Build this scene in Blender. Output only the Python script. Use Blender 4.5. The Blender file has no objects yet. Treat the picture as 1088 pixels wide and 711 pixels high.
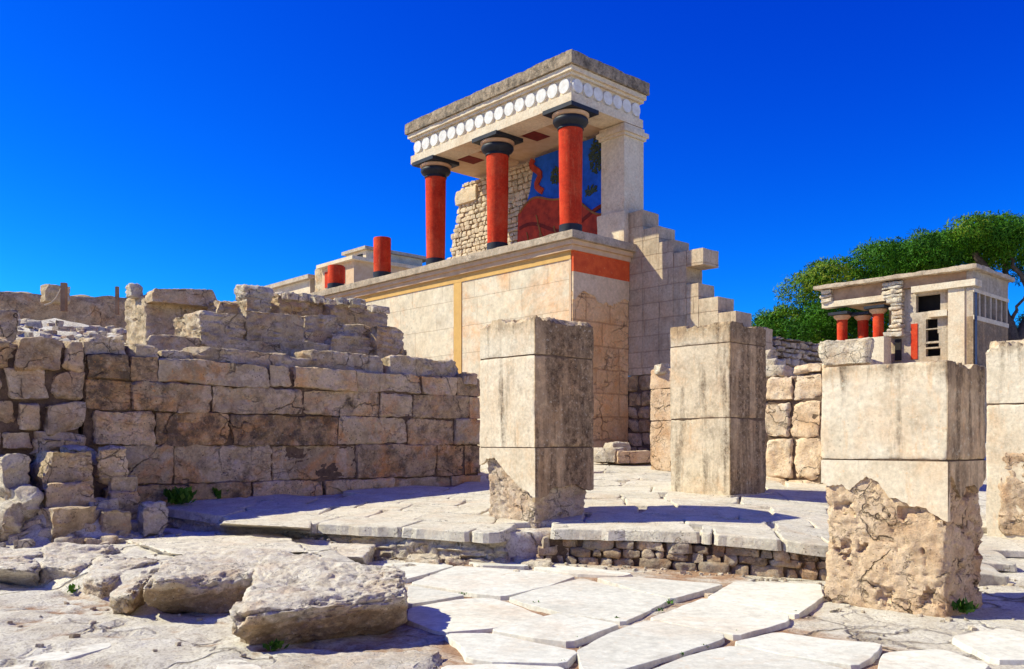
import bpy, math, random
import numpy as np
from mathutils import Vector, Matrix

# ------------------------------------------------------------------ camera, sky, sun, exposure
scene = bpy.context.scene
COL = scene.collection
EYE = 1.5
FPX, CX, HY = 930.0, 544.0, 470.0           # focal length, centre and horizon measured on the 1088x711 photograph

cam_d = bpy.data.cameras.new("camera")
cam = bpy.data.objects.new("camera", cam_d)
COL.objects.link(cam)
cam.location = (0, 0, EYE)
cam.rotation_euler = (math.radians(90), 0, 0)
cam_d.sensor_width = 36.0
cam_d.lens = FPX / 1088 * 36.0
cam_d.shift_y = (HY - 355.5) / 1088
cam_d.clip_start = 0.1
cam_d.clip_end = 3000
scene.camera = cam

SUN_TO = Vector((-0.98, 0.10, 0.92)).normalized()
world = bpy.data.worlds.new("World")
scene.world = world
world.use_nodes = True
wn, wl = world.node_tree.nodes, world.node_tree.links
wn.clear()
sky = wn.new("ShaderNodeTexSky")
sky.sky_type = 'NISHITA'
sky.sun_disc = False
sky.sun_elevation = math.asin(SUN_TO.z)
sky.sun_rotation = math.atan2(SUN_TO.x, SUN_TO.y)
sky.altitude = 900
sky.air_density = 1.0
sky.dust_density = 0.25
sky.ozone_density = 3.0
# a deep, clear Cretan blue: each channel of the sky model gets its own gain, green also a steeper fall towards the zenith
sep = wn.new("ShaderNodeSeparateColor"); com = wn.new("ShaderNodeCombineColor")
wl.new(sky.outputs[0], sep.inputs[0])
for k, (gain, power) in enumerate([(0.0007, 4.5), (0.104, 2.1), (1.25, 1.0)]):
    pw = wn.new("ShaderNodeMath"); pw.operation = 'POWER'; pw.inputs[1].default_value = power
    ml = wn.new("ShaderNodeMath"); ml.operation = 'MULTIPLY'; ml.inputs[1].default_value = gain
    wl.new(sep.outputs[k], pw.inputs[0]); wl.new(pw.outputs[0], ml.inputs[0]); wl.new(ml.outputs[0], com.inputs[k])
bg = wn.new("ShaderNodeBackground")
bg.inputs[1].default_value = 0.10
wo = wn.new("ShaderNodeOutputWorld")
wl.new(com.outputs[0], bg.inputs[0]); wl.new(bg.outputs[0], wo.inputs[0])

sun_d = bpy.data.lights.new("sun", 'SUN')
sun_d.energy = 4.3
sun_d.angle = math.radians(0.5)
sun_d.color = (1.0, 0.96, 0.72)
sun = bpy.data.objects.new("sun", sun_d)
COL.objects.link(sun)
sun.rotation_euler = (-SUN_TO).to_track_quat('-Z', 'Y').to_euler()
sun.location = (-30, 5, 40)

scene.view_settings.view_transform = 'Standard'
scene.view_settings.look = 'None'
scene.view_settings.gamma = 1
scene.view_settings.use_curve_mapping = False
scene.view_settings.exposure = 0.68
scene.cycles.max_bounces = 10
scene.cycles.diffuse_bounces = 8
scene.cycles.use_denoising = True

# ------------------------------------------------------------------ helpers
ANG = math.atan2(0.68, 0.734)
V2 = np.array([math.cos(ANG), math.sin(ANG)])        # the way right-hand faces run, away to the right
U2 = np.array([-math.sin(ANG), math.cos(ANG)])       # the way left-hand faces run, away to the left

def P(px, py, Y):
    return np.array([(px - CX) / FPX * Y, Y, EYE - (py - HY) / FPX * Y])
def G(px, py, z):
    Y = (EYE - z) * FPX / (py - HY)
    return np.array([(px - CX) / FPX * Y, Y, z])

def _hash(ix, iy, iz, seed):
    h = (ix * 374761393 + iy * 668265263 + iz * 2147483647 + seed * 1274126177) & 0xFFFFFFFF
    h = ((h ^ (h >> 13)) * 1274126177) & 0xFFFFFFFF
    h = h ^ (h >> 16)
    return (h & 0xFFFFFF) / float(0xFFFFFF) * 2 - 1
def vnoise(p, seed=0):
    p = np.asarray(p, float)
    i = np.floor(p).astype(np.int64); f = p - i
    u = f * f * f * (f * (f * 6 - 15) + 10)
    r = 0
    for dx in (0, 1):
        wx = u[:, 0] if dx else 1 - u[:, 0]
        for dy in (0, 1):
            wy = u[:, 1] if dy else 1 - u[:, 1]
            for dz in (0, 1):
                wz = u[:, 2] if dz else 1 - u[:, 2]
                r = r + wx * wy * wz * _hash(i[:, 0] + dx, i[:, 1] + dy, i[:, 2] + dz, seed)
    return r
def fbm(p, seed=0, octv=4, gain=0.5, lac=2.1):
    p = np.asarray(p, float); a, s = 1.0, 0
    for o in range(octv):
        s = s + a * vnoise(p + o * 17.3, seed + o); p = p * lac; a *= gain
    return s
def smooth(a, b, x):
    t = np.clip((x - a) / (b - a), 0, 1)
    return t * t * (3 - 2 * t)

class MB:
    def __init__(self):
        self.v, self.f, self.tone, self.dirt, self.n = [], [], [], [], 0
    def add(self, v, f, tone=0.0, dirt=0.0):
        v = np.asarray(v, float)
        self.v.append(v)
        self.f += [tuple(int(a) + self.n for a in q) for q in f]
        self.tone.append(np.broadcast_to(np.asarray(tone, float), (len(v),)))
        self.dirt.append(np.broadcast_to(np.asarray(dirt, float), (len(v),)))
        self.n += len(v)
    def box(self, lo, hi, tone=0.0, dirt=0.0, axes=None):
        x0, y0, z0 = lo; x1, y1, z1 = hi
        v = [(x0,y0,z0),(x1,y0,z0),(x1,y1,z0),(x0,y1,z0),(x0,y0,z1),(x1,y0,z1),(x1,y1,z1),(x0,y1,z1)]
        f = [(0,3,2,1),(4,5,6,7),(0,1,5,4),(1,2,6,5),(2,3,7,6),(3,0,4,7)]
        self.add(v, f, tone, dirt)
    def lathe(self, prof, c=(0, 0, 0), seg=28, tone=0.0, dirt=0.0):
        v, f = [], []
        n = len(prof)
        for (r, z) in prof:
            for k in range(seg):
                a = 2 * math.pi * k / seg
                v.append((c[0] + r * math.cos(a), c[1] + r * math.sin(a), c[2] + z))
        for i in range(n - 1):
            for k in range(seg):
                k2 = (k + 1) % seg
                f.append((i*seg+k, i*seg+k2, (i+1)*seg+k2, (i+1)*seg+k))
        f.append(tuple(range(seg))[::-1]); f.append(tuple((n-1)*seg + k for k in range(seg)))
        self.add(v, f, tone, dirt)
    def tube(self, pts, rad, seg=8, tone=0.0, dirt=0.0):
        pts = [Vector(p) for p in pts]; n = len(pts)
        rad = rad if hasattr(rad, '__len__') else [rad] * n
        v, f = [], []
        for i, p in enumerate(pts):
            d = (pts[min(i+1, n-1)] - pts[max(i-1, 0)]).normalized()
            a = d.orthogonal().normalized() if abs(d.z) > 0.95 else d.cross(Vector((0,0,1))).normalized()
            b = d.cross(a)
            for k in range(seg):
                t = 2 * math.pi * k / seg
                v.append(tuple(p + (a * math.cos(t) + b * math.sin(t)) * rad[i]))
        for i in range(n - 1):
            for k in range(seg):
                k2 = (k + 1) % seg
                f.append((i*seg+k, i*seg+k2, (i+1)*seg+k2, (i+1)*seg+k))
        f.append(tuple(range(seg))[::-1]); f.append(tuple((n-1)*seg + k for k in range(seg)))
        self.add(v, f, tone, dirt)
    def prism(self, poly, lo, hi, plane, tone=0.0):
        """poly of (a,b); plane maps (a,b,d) to xyz"""
        n = len(poly)
        v = [plane(a, b, lo) for a, b in poly] + [plane(a, b, hi) for a, b in poly]
        f = [tuple(range(n))[::-1], tuple(range(n, 2*n))]
        f += [(i, (i+1) % n, n + (i+1) % n, n + i) for i in range(n)]
        self.add(v, f, tone)
    def verts(self):
        return np.concatenate(self.v) if self.v else np.zeros((0, 3))
    def build(self, name, mat, parent=None, smooth_angle=None, origin=None):
        """with a parent: verts are in the parent's own frame; alone: verts in world, origin at the base"""
        v = self.verts()
        if parent is None:
            if origin is None:
                origin = np.array([(v[:,0].min()+v[:,0].max())/2, (v[:,1].min()+v[:,1].max())/2, v[:,2].min()])
            v = v - np.asarray(origin)
        me = bpy.data.meshes.new(name)
        me.from_pydata(v.tolist(), [], self.f)
        a = me.attributes.new("tone", 'FLOAT', 'POINT'); a.data.foreach_set("value", np.concatenate(self.tone))
        a = me.attributes.new("dirt", 'FLOAT', 'POINT'); a.data.foreach_set("value", np.concatenate(self.dirt))
        me.materials.append(mat)
        import bmesh
        bm = bmesh.new(); bm.from_mesh(me)
        bmesh.ops.recalc_face_normals(bm, faces=bm.faces)
        if smooth_angle:
            for fc in bm.faces: fc.smooth = True
            for e in bm.edges:
                if len(e.link_faces) == 2 and e.calc_face_angle(0) > math.radians(smooth_angle): e.smooth = False
        bm.to_mesh(me); bm.free()
        o = bpy.data.objects.new(name, me)
        COL.objects.link(o)
        if parent is None: o.location = origin
        else: o.parent = parent
        return o

def tag(o, label=None, cat=None, group=None, kind=None):
    if label: o["label"] = label
    if cat: o["category"] = cat
    if group: o["group"] = group
    if kind: o["kind"] = kind
    elif cat: o["kind"] = 'thing'
    return o
def thing(name, label, cat, loc, rot=0.0, group=None):
    o = bpy.data.objects.new(name, None)
    COL.objects.link(o)
    o.location = loc; o.rotation_euler = (0, 0, rot)
    o.empty_display_size = 0.3
    return tag(o, label, cat, group)

def hexa(mb, c8, res=0.05, r=0.03, amp=0.015, freq=3.0, seed=0, tone=0.0, dirt=0.0, chip=1.0, octv=4, topamp=0.0, fine=0.0, pits=0.0, cuts=0, cutd=0.2, strata=0.0):
    """an eroded block spanned by eight corners (x fastest, then y, then z)"""
    c = np.asarray(c8, float).reshape(2, 2, 2, 3)      # [k][j][i]
    L = [np.linalg.norm((c[:, :, 1] - c[:, :, 0]).mean((0, 1))), np.linalg.norm((c[:, 1] - c[:, 0]).mean((0, 1))), np.linalg.norm((c[1] - c[0]).mean((0, 1)))]
    n = [max(2, int(round(l / res))) for l in L]
    n = [min(a, 90) for a in n]
    I, J, K = np.meshgrid(np.arange(n[0]+1), np.arange(n[1]+1), np.arange(n[2]+1), indexing='ij')
    surf = (I == 0) | (I == n[0]) | (J == 0) | (J == n[1]) | (K == 0) | (K == n[2])
    idx = -np.ones(I.shape, int); idx[surf] = np.arange(surf.sum())
    g = np.stack([I[surf] / n[0], J[surf] / n[1], K[surf] / n[2]], 1)
    h = np.array(L) / 2
    p = (g * 2 - 1) * h
    def tri(q):
        t = np.clip(q / h, -1.6, 1.6) * 0.5 + 0.5
        x, y, z = t[:, 0:1], t[:, 1:2], t[:, 2:3]
        return ((c[0,0,0]*(1-x)+c[0,0,1]*x)*(1-y) + (c[0,1,0]*(1-x)+c[0,1,1]*x)*y)*(1-z) + ((c[1,0,0]*(1-x)+c[1,0,1]*x)*(1-y) + (c[1,1,0]*(1-x)+c[1,1,1]*x)*y)*z
    w = tri(p)
    crng = np.random.default_rng(seed + 777)
    rr = r * np.clip(1 + chip * 1.3 * fbm(w * freq * 0.9 + 31, seed + 5, 3), 0.25, 3.0)[:, None]
    rr = np.minimum(rr, h.min() * 0.95)
    inner = np.clip(p, -(h - rr), h - rr)
    d = p - inner
    ln = np.linalg.norm(d, axis=1, keepdims=True); ln[ln == 0] = 1
    nn = d / ln
    p = inner + nn * rr
    for _ in range(cuts):                       # fracture planes
        q = crng.normal(size=3); q[crng.integers(3)] *= 0.35; q /= np.linalg.norm(q)
        off = np.abs(q) @ h * (1 - cutd * crng.uniform(0.25, 1.0))
        over = np.maximum(p @ q - off, 0)
        p = p - over[:, None] * q
    dn = amp * fbm(w * freq, seed, octv)
    if fine: dn = dn + fine * fbm(w * 22, seed + 9, 2) - fine * 1.6 * (1 - np.abs(fbm(w * 7, seed + 13, 3)) * 2.2).clip(0, 1) ** 3
    if pits:
        q = fbm(w * 5.5, seed + 21, 3); dn = dn - pits * smooth(0.62, 0.76, q) - pits * 0.25 * smooth(0.6, 0.85, fbm(w * 11, seed + 23, 2))
    if strata:
        q = fbm(np.column_stack([w[:, 0]*1.3, w[:, 1]*1.3, w[:, 2]*13 + 1.2*fbm(w*1.5, seed+40, 2)]), seed+41, 3)
        horiz = np.hypot(nn[:, 0], nn[:, 1])
        dn = dn - strata * (0.35 + horiz) * smooth(0.05, 0.5, np.abs(q))
    p = p + nn * dn[:, None]
    if topamp:
        top = smooth(0.80, 1.0, g[:, 2])
        p[:, 2] -= top * topamp * np.clip(0.25 + fbm(w[:, [0, 1, 1]] * np.array([4, 4, 0]) + seed, seed + 3, 4, 0.62), 0, 1.6)
    w = tri(p)
    F = []
    def quad(a, b, cc, dd): F.append(np.stack([a.ravel(), b.ravel(), cc.ravel(), dd.ravel()], 1))
    for e in (0, n[0]):
        s = idx[e]; quad(s[:-1, :-1], s[1:, :-1], s[1:, 1:], s[:-1, 1:])
    for e in (0, n[1]):
        s = idx[:, e]; quad(s[:-1, :-1], s[1:, :-1], s[1:, 1:], s[:-1, 1:])
    for e in (0, n[2]):
        s = idx[:, :, e]; quad(s[:-1, :-1], s[1:, :-1], s[1:, 1:], s[:-1, 1:])
    if callable(dirt): dirt = dirt(w)
    mb.add(w, np.concatenate(F).tolist(), tone, dirt)

def frame8(o, a, b, la, lb, z0, z1, jit=0.0, rng=None):
    """eight corners of a block standing at plan point o, running la along a and lb along b"""
    out = []
    for z in (z0, z1):
        for j in (0, lb):
            for i in (0, la):
                q = np.array([o[0] + a[0]*i + b[0]*j, o[1] + a[1]*i + b[1]*j, z])
                if jit: q = q + np.array([rng.uniform(-jit, jit) for _ in range(3)])
                out.append(q)
    return out
def st8(s0, s1, t0, t1, z0, z1):
    return [np.array([s, t, z]) for z in (z0, z1) for t in (t0, t1) for s in (s0, s1)]

# ------------------------------------------------------------------ materials
def new_mat(name):
    m = bpy.data.materials.new(name); m.use_nodes = True
    nt = m.node_tree; nt.nodes.clear()
    out = nt.nodes.new("ShaderNodeOutputMaterial"); b = nt.nodes.new("ShaderNodeBsdfPrincipled")
    nt.links.new(b.outputs[0], out.inputs[0])
    b.inputs["Roughness"].default_value = 0.9
    b.inputs["Specular IOR Level"].default_value = 0.15
    return m, nt, b
class NB:
    """tiny node-building helper"""
    def __init__(s, nt):
        s.nt = nt; s.N = nt.nodes; s.L = nt.links
        s.co = s.N.new("ShaderNodeTexCoord").outputs["Object"]
        info = s.N.new("ShaderNodeObjectInfo")
        s.rnd = info.outputs["Random"]
        ad = s.N.new("ShaderNodeVectorMath"); ad.operation = 'SCALE'
        cmb = s.N.new("ShaderNodeCombineXYZ")
        for k in range(3): s.L.new(s.rnd, cmb.inputs[k])
        s.L.new(cmb.outputs[0], ad.inputs[0]); ad.inputs["Scale"].default_value = 37.0
        sm = s.N.new("ShaderNodeVectorMath"); s.L.new(s.co, sm.inputs[0]); s.L.new(ad.outputs[0], sm.inputs[1])
        s.vec = sm.outputs[0]
    def link(s, a, b):
        if isinstance(a, (int, float)): b.default_value = a
        elif isinstance(a, tuple): b.default_value = (*a, 1) if len(a) == 3 else a
        else: s.L.new(a, b)
    def noise(s, scale, detail=6, rough=0.6, sc3=None, dist=0.0, vec=None):
        v = vec or s.vec
        if sc3:
            mp = s.N.new("ShaderNodeMapping"); s.L.new(v, mp.inputs[0]); mp.inputs["Scale"].default_value = sc3; v = mp.outputs[0]
        n = s.N.new("ShaderNodeTexNoise"); s.L.new(v, n.inputs["Vector"])
        n.inputs["Scale"].default_value = scale; n.inputs["Detail"].default_value = detail
        n.inputs["Roughness"].default_value = rough; n.inputs["Distortion"].default_value = dist
        return n.outputs["Fac"]
    def vor(s, scale, feature='F1', vec=None, sc3=None):
        v = vec or s.vec
        if sc3:
            mp = s.N.new("ShaderNodeMapping"); s.L.new(v, mp.inputs[0]); mp.inputs["Scale"].default_value = sc3; v = mp.outputs[0]
        n = s.N.new("ShaderNodeTexVoronoi"); n.feature = feature
        s.L.new(v, n.inputs["Vector"]); n.inputs["Scale"].default_value = scale
        return n.outputs["Distance"]
    def ramp(s, fac, stops):
        r = s.N.new("ShaderNodeValToRGB"); s.L.new(fac, r.inputs[0])
        el = r.color_ramp.elements
        while len(el) < len(stops): el.new(0.5)
        for e, (p, c) in zip(el, stops):
            e.position = p; e.color = (*c, 1) if hasattr(c, '__len__') else (c, c, c, 1)
        return r.outputs[0]
    def mix(s, fac, a, b, blend='MIX'):
        m = s.N.new("ShaderNodeMix"); m.data_type = 'RGBA'; m.blend_type = blend
        s.link(fac, m.inputs[0]); s.link(a, m.inputs[6]); s.link(b, m.inputs[7])
        return m.outputs[2]
    def math(s, op, a, b=0.0, clamp=False):
        m = s.N.new("ShaderNodeMath"); m.operation = op; m.use_clamp = clamp
        s.link(a, m.inputs[0]); s.link(b, m.inputs[1]); return m.outputs[0]
    def attr(s, name):
        a = s.N.new("ShaderNodeAttribute"); a.attribute_name = name; return a.outputs["Fac"]
    def bump(s, hgt, strength, dist, prev=None):
        b = s.N.new("ShaderNodeBump"); s.L.new(hgt, b.inputs["Height"])
        b.inputs["Strength"].default_value = strength; b.inputs["Distance"].default_value = dist
        if prev is not None: s.L.new(prev, b.inputs["Normal"])
        return b.outputs[0]

def stone_mat(name, cols, rust=None, rust_amt=0.0, dark=(0.05, 0.042, 0.035), dark_amt=0.3, streak=0.0, scale=3.0, bump=0.6, bdist=0.02, spots=0.5, bricks=None, pale=None, pale_amt=0.0, crack=0.5, vcrack=0.0, vscale=2.2, vwidth=0.018):
    m, nt, b = new_mat(name); s = NB(nt)
    n = len(cols)
    c = s.ramp(s.noise(scale, 9, 0.68), [(0.28 + 0.44 * i / max(1, n - 1), q) for i, q in enumerate(cols)])
    # every stone its own tone
    tone = s.attr("tone")
    c = s.mix(1.0, c, s.ramp(s.math('MULTIPLY_ADD', tone, 0.5) if False else s.math('ADD', s.math('MULTIPLY', tone, 0.5), 0.5), [(0.0, (0.62, 0.60, 0.58)), (0.5, (1, 1, 1)), (1.0, (1.3, 1.2, 1.08))]), 'MULTIPLY')
    if rust:
        c = s.mix(s.math('MULTIPLY', s.ramp(s.noise(scale * 0.55, 7, 0.65, dist=0.6), [(0.50, 0.0), (0.66, 1.0)]), rust_amt), c, rust)
    if pale:
        c = s.mix(s.math('MULTIPLY', s.ramp(s.noise(scale * 0.8, 8, 0.7, dist=0.9), [(0.52, 0.0), (0.60, 1.0)]), pale_amt), c, pale)
    # lichen: where the dirt attribute is high it closes over
    dirt = s.attr("dirt")
    if streak:
        st = s.noise(1.0, 7, 0.62, sc3=(5.5, 5.5, 0.5))
        st = s.ramp(s.math('ADD', st, s.math('MULTIPLY', dirt, 0.20)), [(0.55, 0.0), (0.68, 1.0)])
        orr = s.ramp(s.noise(1.0, 8, 0.7, sc3=(9, 9, 1.6)), [(0.56, 0.0), (0.66, 1.0)])
        if rust: c = s.mix(s.math('MULTIPLY', orr, 0.5), c, rust)
        sp = s.ramp(s.noise(14, 6, 0.75), [(0.38, 0.25), (0.62, 1.0)])
        c = s.mix(s.math('MULTIPLY', s.math('MULTIPLY', st, sp), streak), c, dark)
    c = s.mix(s.math('MULTIPLY', s.ramp(dirt, [(0.0, 0.0), (0.6, 1.0)]), 0.65), c, s.mix(1.0, c, (0.88, 0.66, 0.40), 'MULTIPLY'))  # browns high-dirt faces, chiefly pillars' right sides, to the tone of warm shade
    dm = s.ramp(s.math('ADD', s.noise(scale * 1.7, 10, 0.75), s.math('MULTIPLY', dirt, 0.22)), [(0.52, 0.0), (0.70, 1.0)])
    c = s.mix(s.math('MULTIPLY', dm, dark_amt), c, dark)
    if spots:
        sp = s.ramp(s.noise(scale * 14, 5, 0.7), [(0.30, 1.0), (0.42, 0.0)])
        c = s.mix(s.math('MULTIPLY', sp, spots), c, dark)
        sp2 = s.ramp(s.noise(scale * 9, 6, 0.7), [(0.35, (0.82, 0.82, 0.82)), (0.7, (1.15, 1.15, 1.15))])
        c = s.mix(1.0, c, sp2, 'MULTIPLY')
    if spots:
        vd = s.vor(scale * 9); vg = s.noise(scale * 1.3, 4, 0.6)
        pit = s.math('MULTIPLY', s.ramp(vd, [(0.16, 1.0), (0.24, 0.0)]), s.ramp(vg, [(0.47, 0.0), (0.58, 1.0)]))
        c = s.mix(s.math('MULTIPLY', pit, min(1.0, spots * 1.7)), c, dark)
        sp3 = s.ramp(s.noise(scale * 6, 6, 0.75), [(0.60, 0.0), (0.66, 1.0)])
        if rust: c = s.mix(s.math('MULTIPLY', sp3, 0.55), c, rust)
        sp4 = s.ramp(s.noise(scale * 7.3, 6, 0.75), [(0.58, 0.0), (0.66, 1.0)])
        c = s.mix(s.math('MULTIPLY', sp4, 0.35), c, tuple(min(0.82, q * 1.25) for q in cols[-1]))
    ck = None
    if crack:
        ck = s.noise(scale * 0.9, 4, 0.6, dist=0.25, sc3=(1.0, 1.0, 1.7))
        ck = s.ramp(s.math('ABSOLUTE', s.math('SUBTRACT', ck, 0.5)), [(0.0, 1.0), (0.011, 0.0)])
        ck = s.math('MULTIPLY', ck, s.ramp(s.noise(scale * 0.5, 3, 0.5), [(0.48, 0.0), (0.60, 1.0)]))
        c = s.mix(s.math('MULTIPLY', ck, crack), c, dark)
    vk = None
    if vcrack:
        wob = s.N.new("ShaderNodeTexNoise"); wob.inputs["Scale"].default_value = 3.0; wob.inputs["Detail"].default_value = 6; s.L.new(s.vec, wob.inputs["Vector"])
        ws_ = s.N.new("ShaderNodeVectorMath"); ws_.operation = 'SCALE'; s.L.new(wob.outputs["Color"], ws_.inputs[0]); ws_.inputs["Scale"].default_value = 0.45
        wa = s.N.new("ShaderNodeVectorMath"); s.L.new(s.vec, wa.inputs[0]); s.L.new(ws_.outputs[0], wa.inputs[1])
        vk = s.ramp(s.vor(vscale, 'DISTANCE_TO_EDGE', wa.outputs[0]), [(0.0, 1.0), (vwidth, 0.0)])
        vk = s.math('MULTIPLY', vk, s.ramp(s.noise(scale * 0.6, 3, 0.5), [(0.48, 0.0), (0.60, 1.0)]))
        c = s.mix(s.math('MULTIPLY', vk, vcrack), c, tuple(q*0.6 for q in dark))
    hgt = s.noise(scale * 4.0, 10, 0.72)
    nrm = s.bump(hgt, bump, bdist)
    hv = s.noise(scale * 17, 6, 0.7)
    nrm = s.bump(hv, bump * 0.8, bdist * 0.35, nrm)
    if ck is not None: nrm = s.bump(s.math('SUBTRACT', 1.0, ck), 0.8, 0.02, nrm)
    if vk is not None: nrm = s.bump(s.math('SUBTRACT', 1.0, vk), 1.0, 0.04, nrm)
    if bricks:
        bw, bh, mort, plane = bricks
        sep = s.N.new("ShaderNodeSeparateXYZ"); s.L.new(s.co, sep.inputs[0])
        cmb = s.N.new("ShaderNodeCombineXYZ"); s.L.new(sep.outputs[plane], cmb.inputs[0]); s.L.new(sep.outputs[2], cmb.inputs[1])
        wob = s.N.new("ShaderNodeVectorMath"); wob.operation = 'ADD'
        nz = s.N.new("ShaderNodeTexNoise"); nz.inputs["Scale"].default_value = 2.5; s.L.new(s.vec, nz.inputs["Vector"])
        sc = s.N.new("ShaderNodeVectorMath"); sc.operation = 'SCALE'; s.L.new(nz.outputs["Color"], sc.inputs[0]); sc.inputs["Scale"].default_value = 0.05
        s.L.new(cmb.outputs[0], wob.inputs[0]); s.L.new(sc.outputs[0], wob.inputs[1])
        bt = s.N.new("ShaderNodeTexBrick"); s.L.new(wob.outputs[0], bt.inputs["Vector"])
        bt.inputs["Scale"].default_value = 1.0; bt.inputs["Brick Width"].default_value = bw; bt.inputs["Row Height"].default_value = bh
        bt.inputs["Mortar Size"].default_value = mort; bt.inputs["Mortar Smooth"].default_value = 0.3; bt.offset = 0.42; bt.squash = 0.8; bt.squash_frequency = 3
        bt.inputs["Color1"].default_value = (0.90, 0.88, 0.85, 1); bt.inputs["Color2"].default_value = (1.08, 1.05, 1.0, 1); bt.inputs["Mortar"].default_value = (0.97, 0.95, 0.93, 1)
        c = s.mix(1.0, c, bt.outputs["Color"], 'MULTIPLY')
        c = s.mix(s.math('MULTIPLY', bt.outputs["Fac"], 0.45), c, (cols[0][0]*0.55, cols[0][1]*0.45, cols[0][2]*0.38))
        nrm = s.bump(s.math('SUBTRACT', 1.0, bt.outputs["Fac"]), 0.5, 0.02, nrm)
    s.L.new(c, b.inputs["Base Color"]); s.L.new(nrm, b.inputs["Normal"])
    b.inputs["Roughness"].default_value = 0.95
    return m
def paint_mat(name, col, col2=None, worn=0.25, worn_col=(0.4, 0.3, 0.22), rough=0.6, scale=4, bump=0.15):
    m, nt, b = new_mat(name); s = NB(nt)
    col2 = col2 or tuple(x * 0.8 for x in col)
    c = s.ramp(s.noise(scale, 8, 0.65), [(0.35, col2), (0.62, col)])
    w = s.ramp(s.noise(scale * 3, 8, 0.75), [(0.60, 0.0), (0.70, 1.0)])
    c = s.mix(s.math('MULTIPLY', w, worn), c, worn_col)
    s.L.new(c, b.inputs["Base Color"]); b.inputs["Roughness"].default_value = rough
    s.L.new(s.bump(s.noise(scale * 8, 6, 0.7), bump, 0.01), b.inputs["Normal"])
    return m

M = {}
M['wall_brown'] = stone_mat('brown_weathered_limestone', [(0.34,0.25,0.14), (0.60,0.465,0.285), (0.74,0.60,0.40)], rust=(0.70,0.31,0.09), rust_amt=0.70, dark=(0.085,0.068,0.05), dark_amt=0.85, scale=2.2, bump=1.0, bdist=0.04, pale=(0.68,0.55,0.39), pale_amt=0.6, crack=0.4, vcrack=0.5, vscale=1.0, vwidth=0.014)  # albedo raised, blue cut, so the wall's shadow side reads warm brown
M['block_brown'] = stone_mat('weathered_block_limestone', [(0.32,0.24,0.145), (0.56,0.44,0.285), (0.70,0.575,0.40)], rust=(0.62,0.31,0.11), rust_amt=0.45, dark=(0.11,0.078,0.048), dark_amt=0.65, scale=2.6, bump=1.0, bdist=0.04, pale=(0.70,0.59,0.45), pale_amt=0.6, crack=0.4, vcrack=0.6, vscale=2.0)
M['rock_pale'] = stone_mat('pale_rough_limestone', [(0.45,0.355,0.245), (0.64,0.555,0.42), (0.76,0.695,0.57)], rust=(0.56,0.32,0.16), rust_amt=0.45, dark=(0.12,0.09,0.065), dark_amt=0.55, scale=3.6, bump=1.0, bdist=0.04, crack=0.45, vcrack=0.6, vscale=2.6)
M['boulder'] = stone_mat('white_crusted_boulder_stone', [(0.50,0.41,0.30), (0.70,0.635,0.52), (0.80,0.755,0.66)], rust=(0.58,0.35,0.18), rust_amt=0.35, dark=(0.12,0.095,0.07), dark_amt=0.50, scale=4.2, bump=1.0, bdist=0.035, crack=0.45)
M['pillar'] = stone_mat('grey_pillar_plaster', [(0.53,0.435,0.305), (0.65,0.555,0.41), (0.73,0.645,0.50)], rust=(0.68,0.44,0.24), rust_amt=0.40, dark=(0.115,0.083,0.056), dark_amt=0.45, streak=1.0, scale=2.4, bump=0.4, bdist=0.012, spots=0.16, crack=0.0)  # base lightened to reach the brightness of the sunlit left faces
M['core_white'] = stone_mat('flaking_white_core', [(0.44,0.31,0.20), (0.60,0.48,0.355), (0.68,0.585,0.47)], rust=(0.58,0.33,0.17), rust_amt=0.5, dark_amt=0.35, scale=4, bump=1.0, bdist=0.03, crack=0.5, vcrack=0.7, vscale=3.5)
M['core_orange'] = stone_mat('crumbling_orange_core', [(0.50,0.33,0.195), (0.66,0.485,0.315), (0.74,0.585,0.42)], rust=(0.56,0.30,0.14), rust_amt=0.5, dark=(0.16,0.10,0.06), dark_amt=0.35, scale=3.4, bump=1.0, bdist=0.03, crack=0.5, vcrack=0.85, vscale=2.6, vwidth=0.03)
M['paving'] = stone_mat('pale_grey_flagstone', [(0.58,0.555,0.47), (0.66,0.64,0.55), (0.71,0.69,0.60)], rust=(0.60,0.46,0.32), rust_amt=0.45, dark=(0.36,0.31,0.25), dark_amt=0.35, scale=1.5, bump=0.3, bdist=0.010, spots=0.12, crack=0.0)
M['paving_rough'] = stone_mat('worn_upper_flagstone', [(0.50,0.44,0.335), (0.64,0.59,0.48), (0.72,0.675,0.57)], rust=(0.58,0.42,0.28), rust_amt=0.4, dark=(0.14,0.11,0.08), dark_amt=0.30, scale=2.6, bump=0.9, bdist=0.025, crack=0.45)
M['cream'] = stone_mat('cream_plaster', [(0.57,0.455,0.305), (0.68,0.57,0.41), (0.75,0.655,0.49)], rust=(0.60,0.37,0.19), rust_amt=0.4, dark=(0.16,0.13,0.10), dark_amt=0.15, scale=1.6, bump=0.3, bdist=0.012, spots=0.2, crack=0.0)
M['cream_blocks'] = stone_mat('cream_ashlar_facing', [(0.60,0.49,0.34), (0.71,0.615,0.455), (0.80,0.72,0.575)], rust=(0.74,0.42,0.21), rust_amt=0.95, dark=(0.30,0.24,0.18), dark_amt=0.35, scale=0.75, bump=0.3, bdist=0.012, spots=0.2, bricks=(1.75, 0.74, 0.010, 1), crack=0.0)
M['peach_blocks'] = stone_mat('peach_ashlar_facing', [(0.64,0.37,0.16), (0.76,0.49,0.25), (0.80,0.58,0.34)], rust=(0.74,0.31,0.08), rust_amt=0.55, dark=(0.2,0.13,0.08), dark_amt=0.25, scale=1.6, bump=0.7, bdist=0.025, spots=0.3, bricks=(1.1, 0.58, 0.026, 0), vcrack=0.3, vscale=1.5)  # brightened and reddened to make up for dim light on this flank
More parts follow.
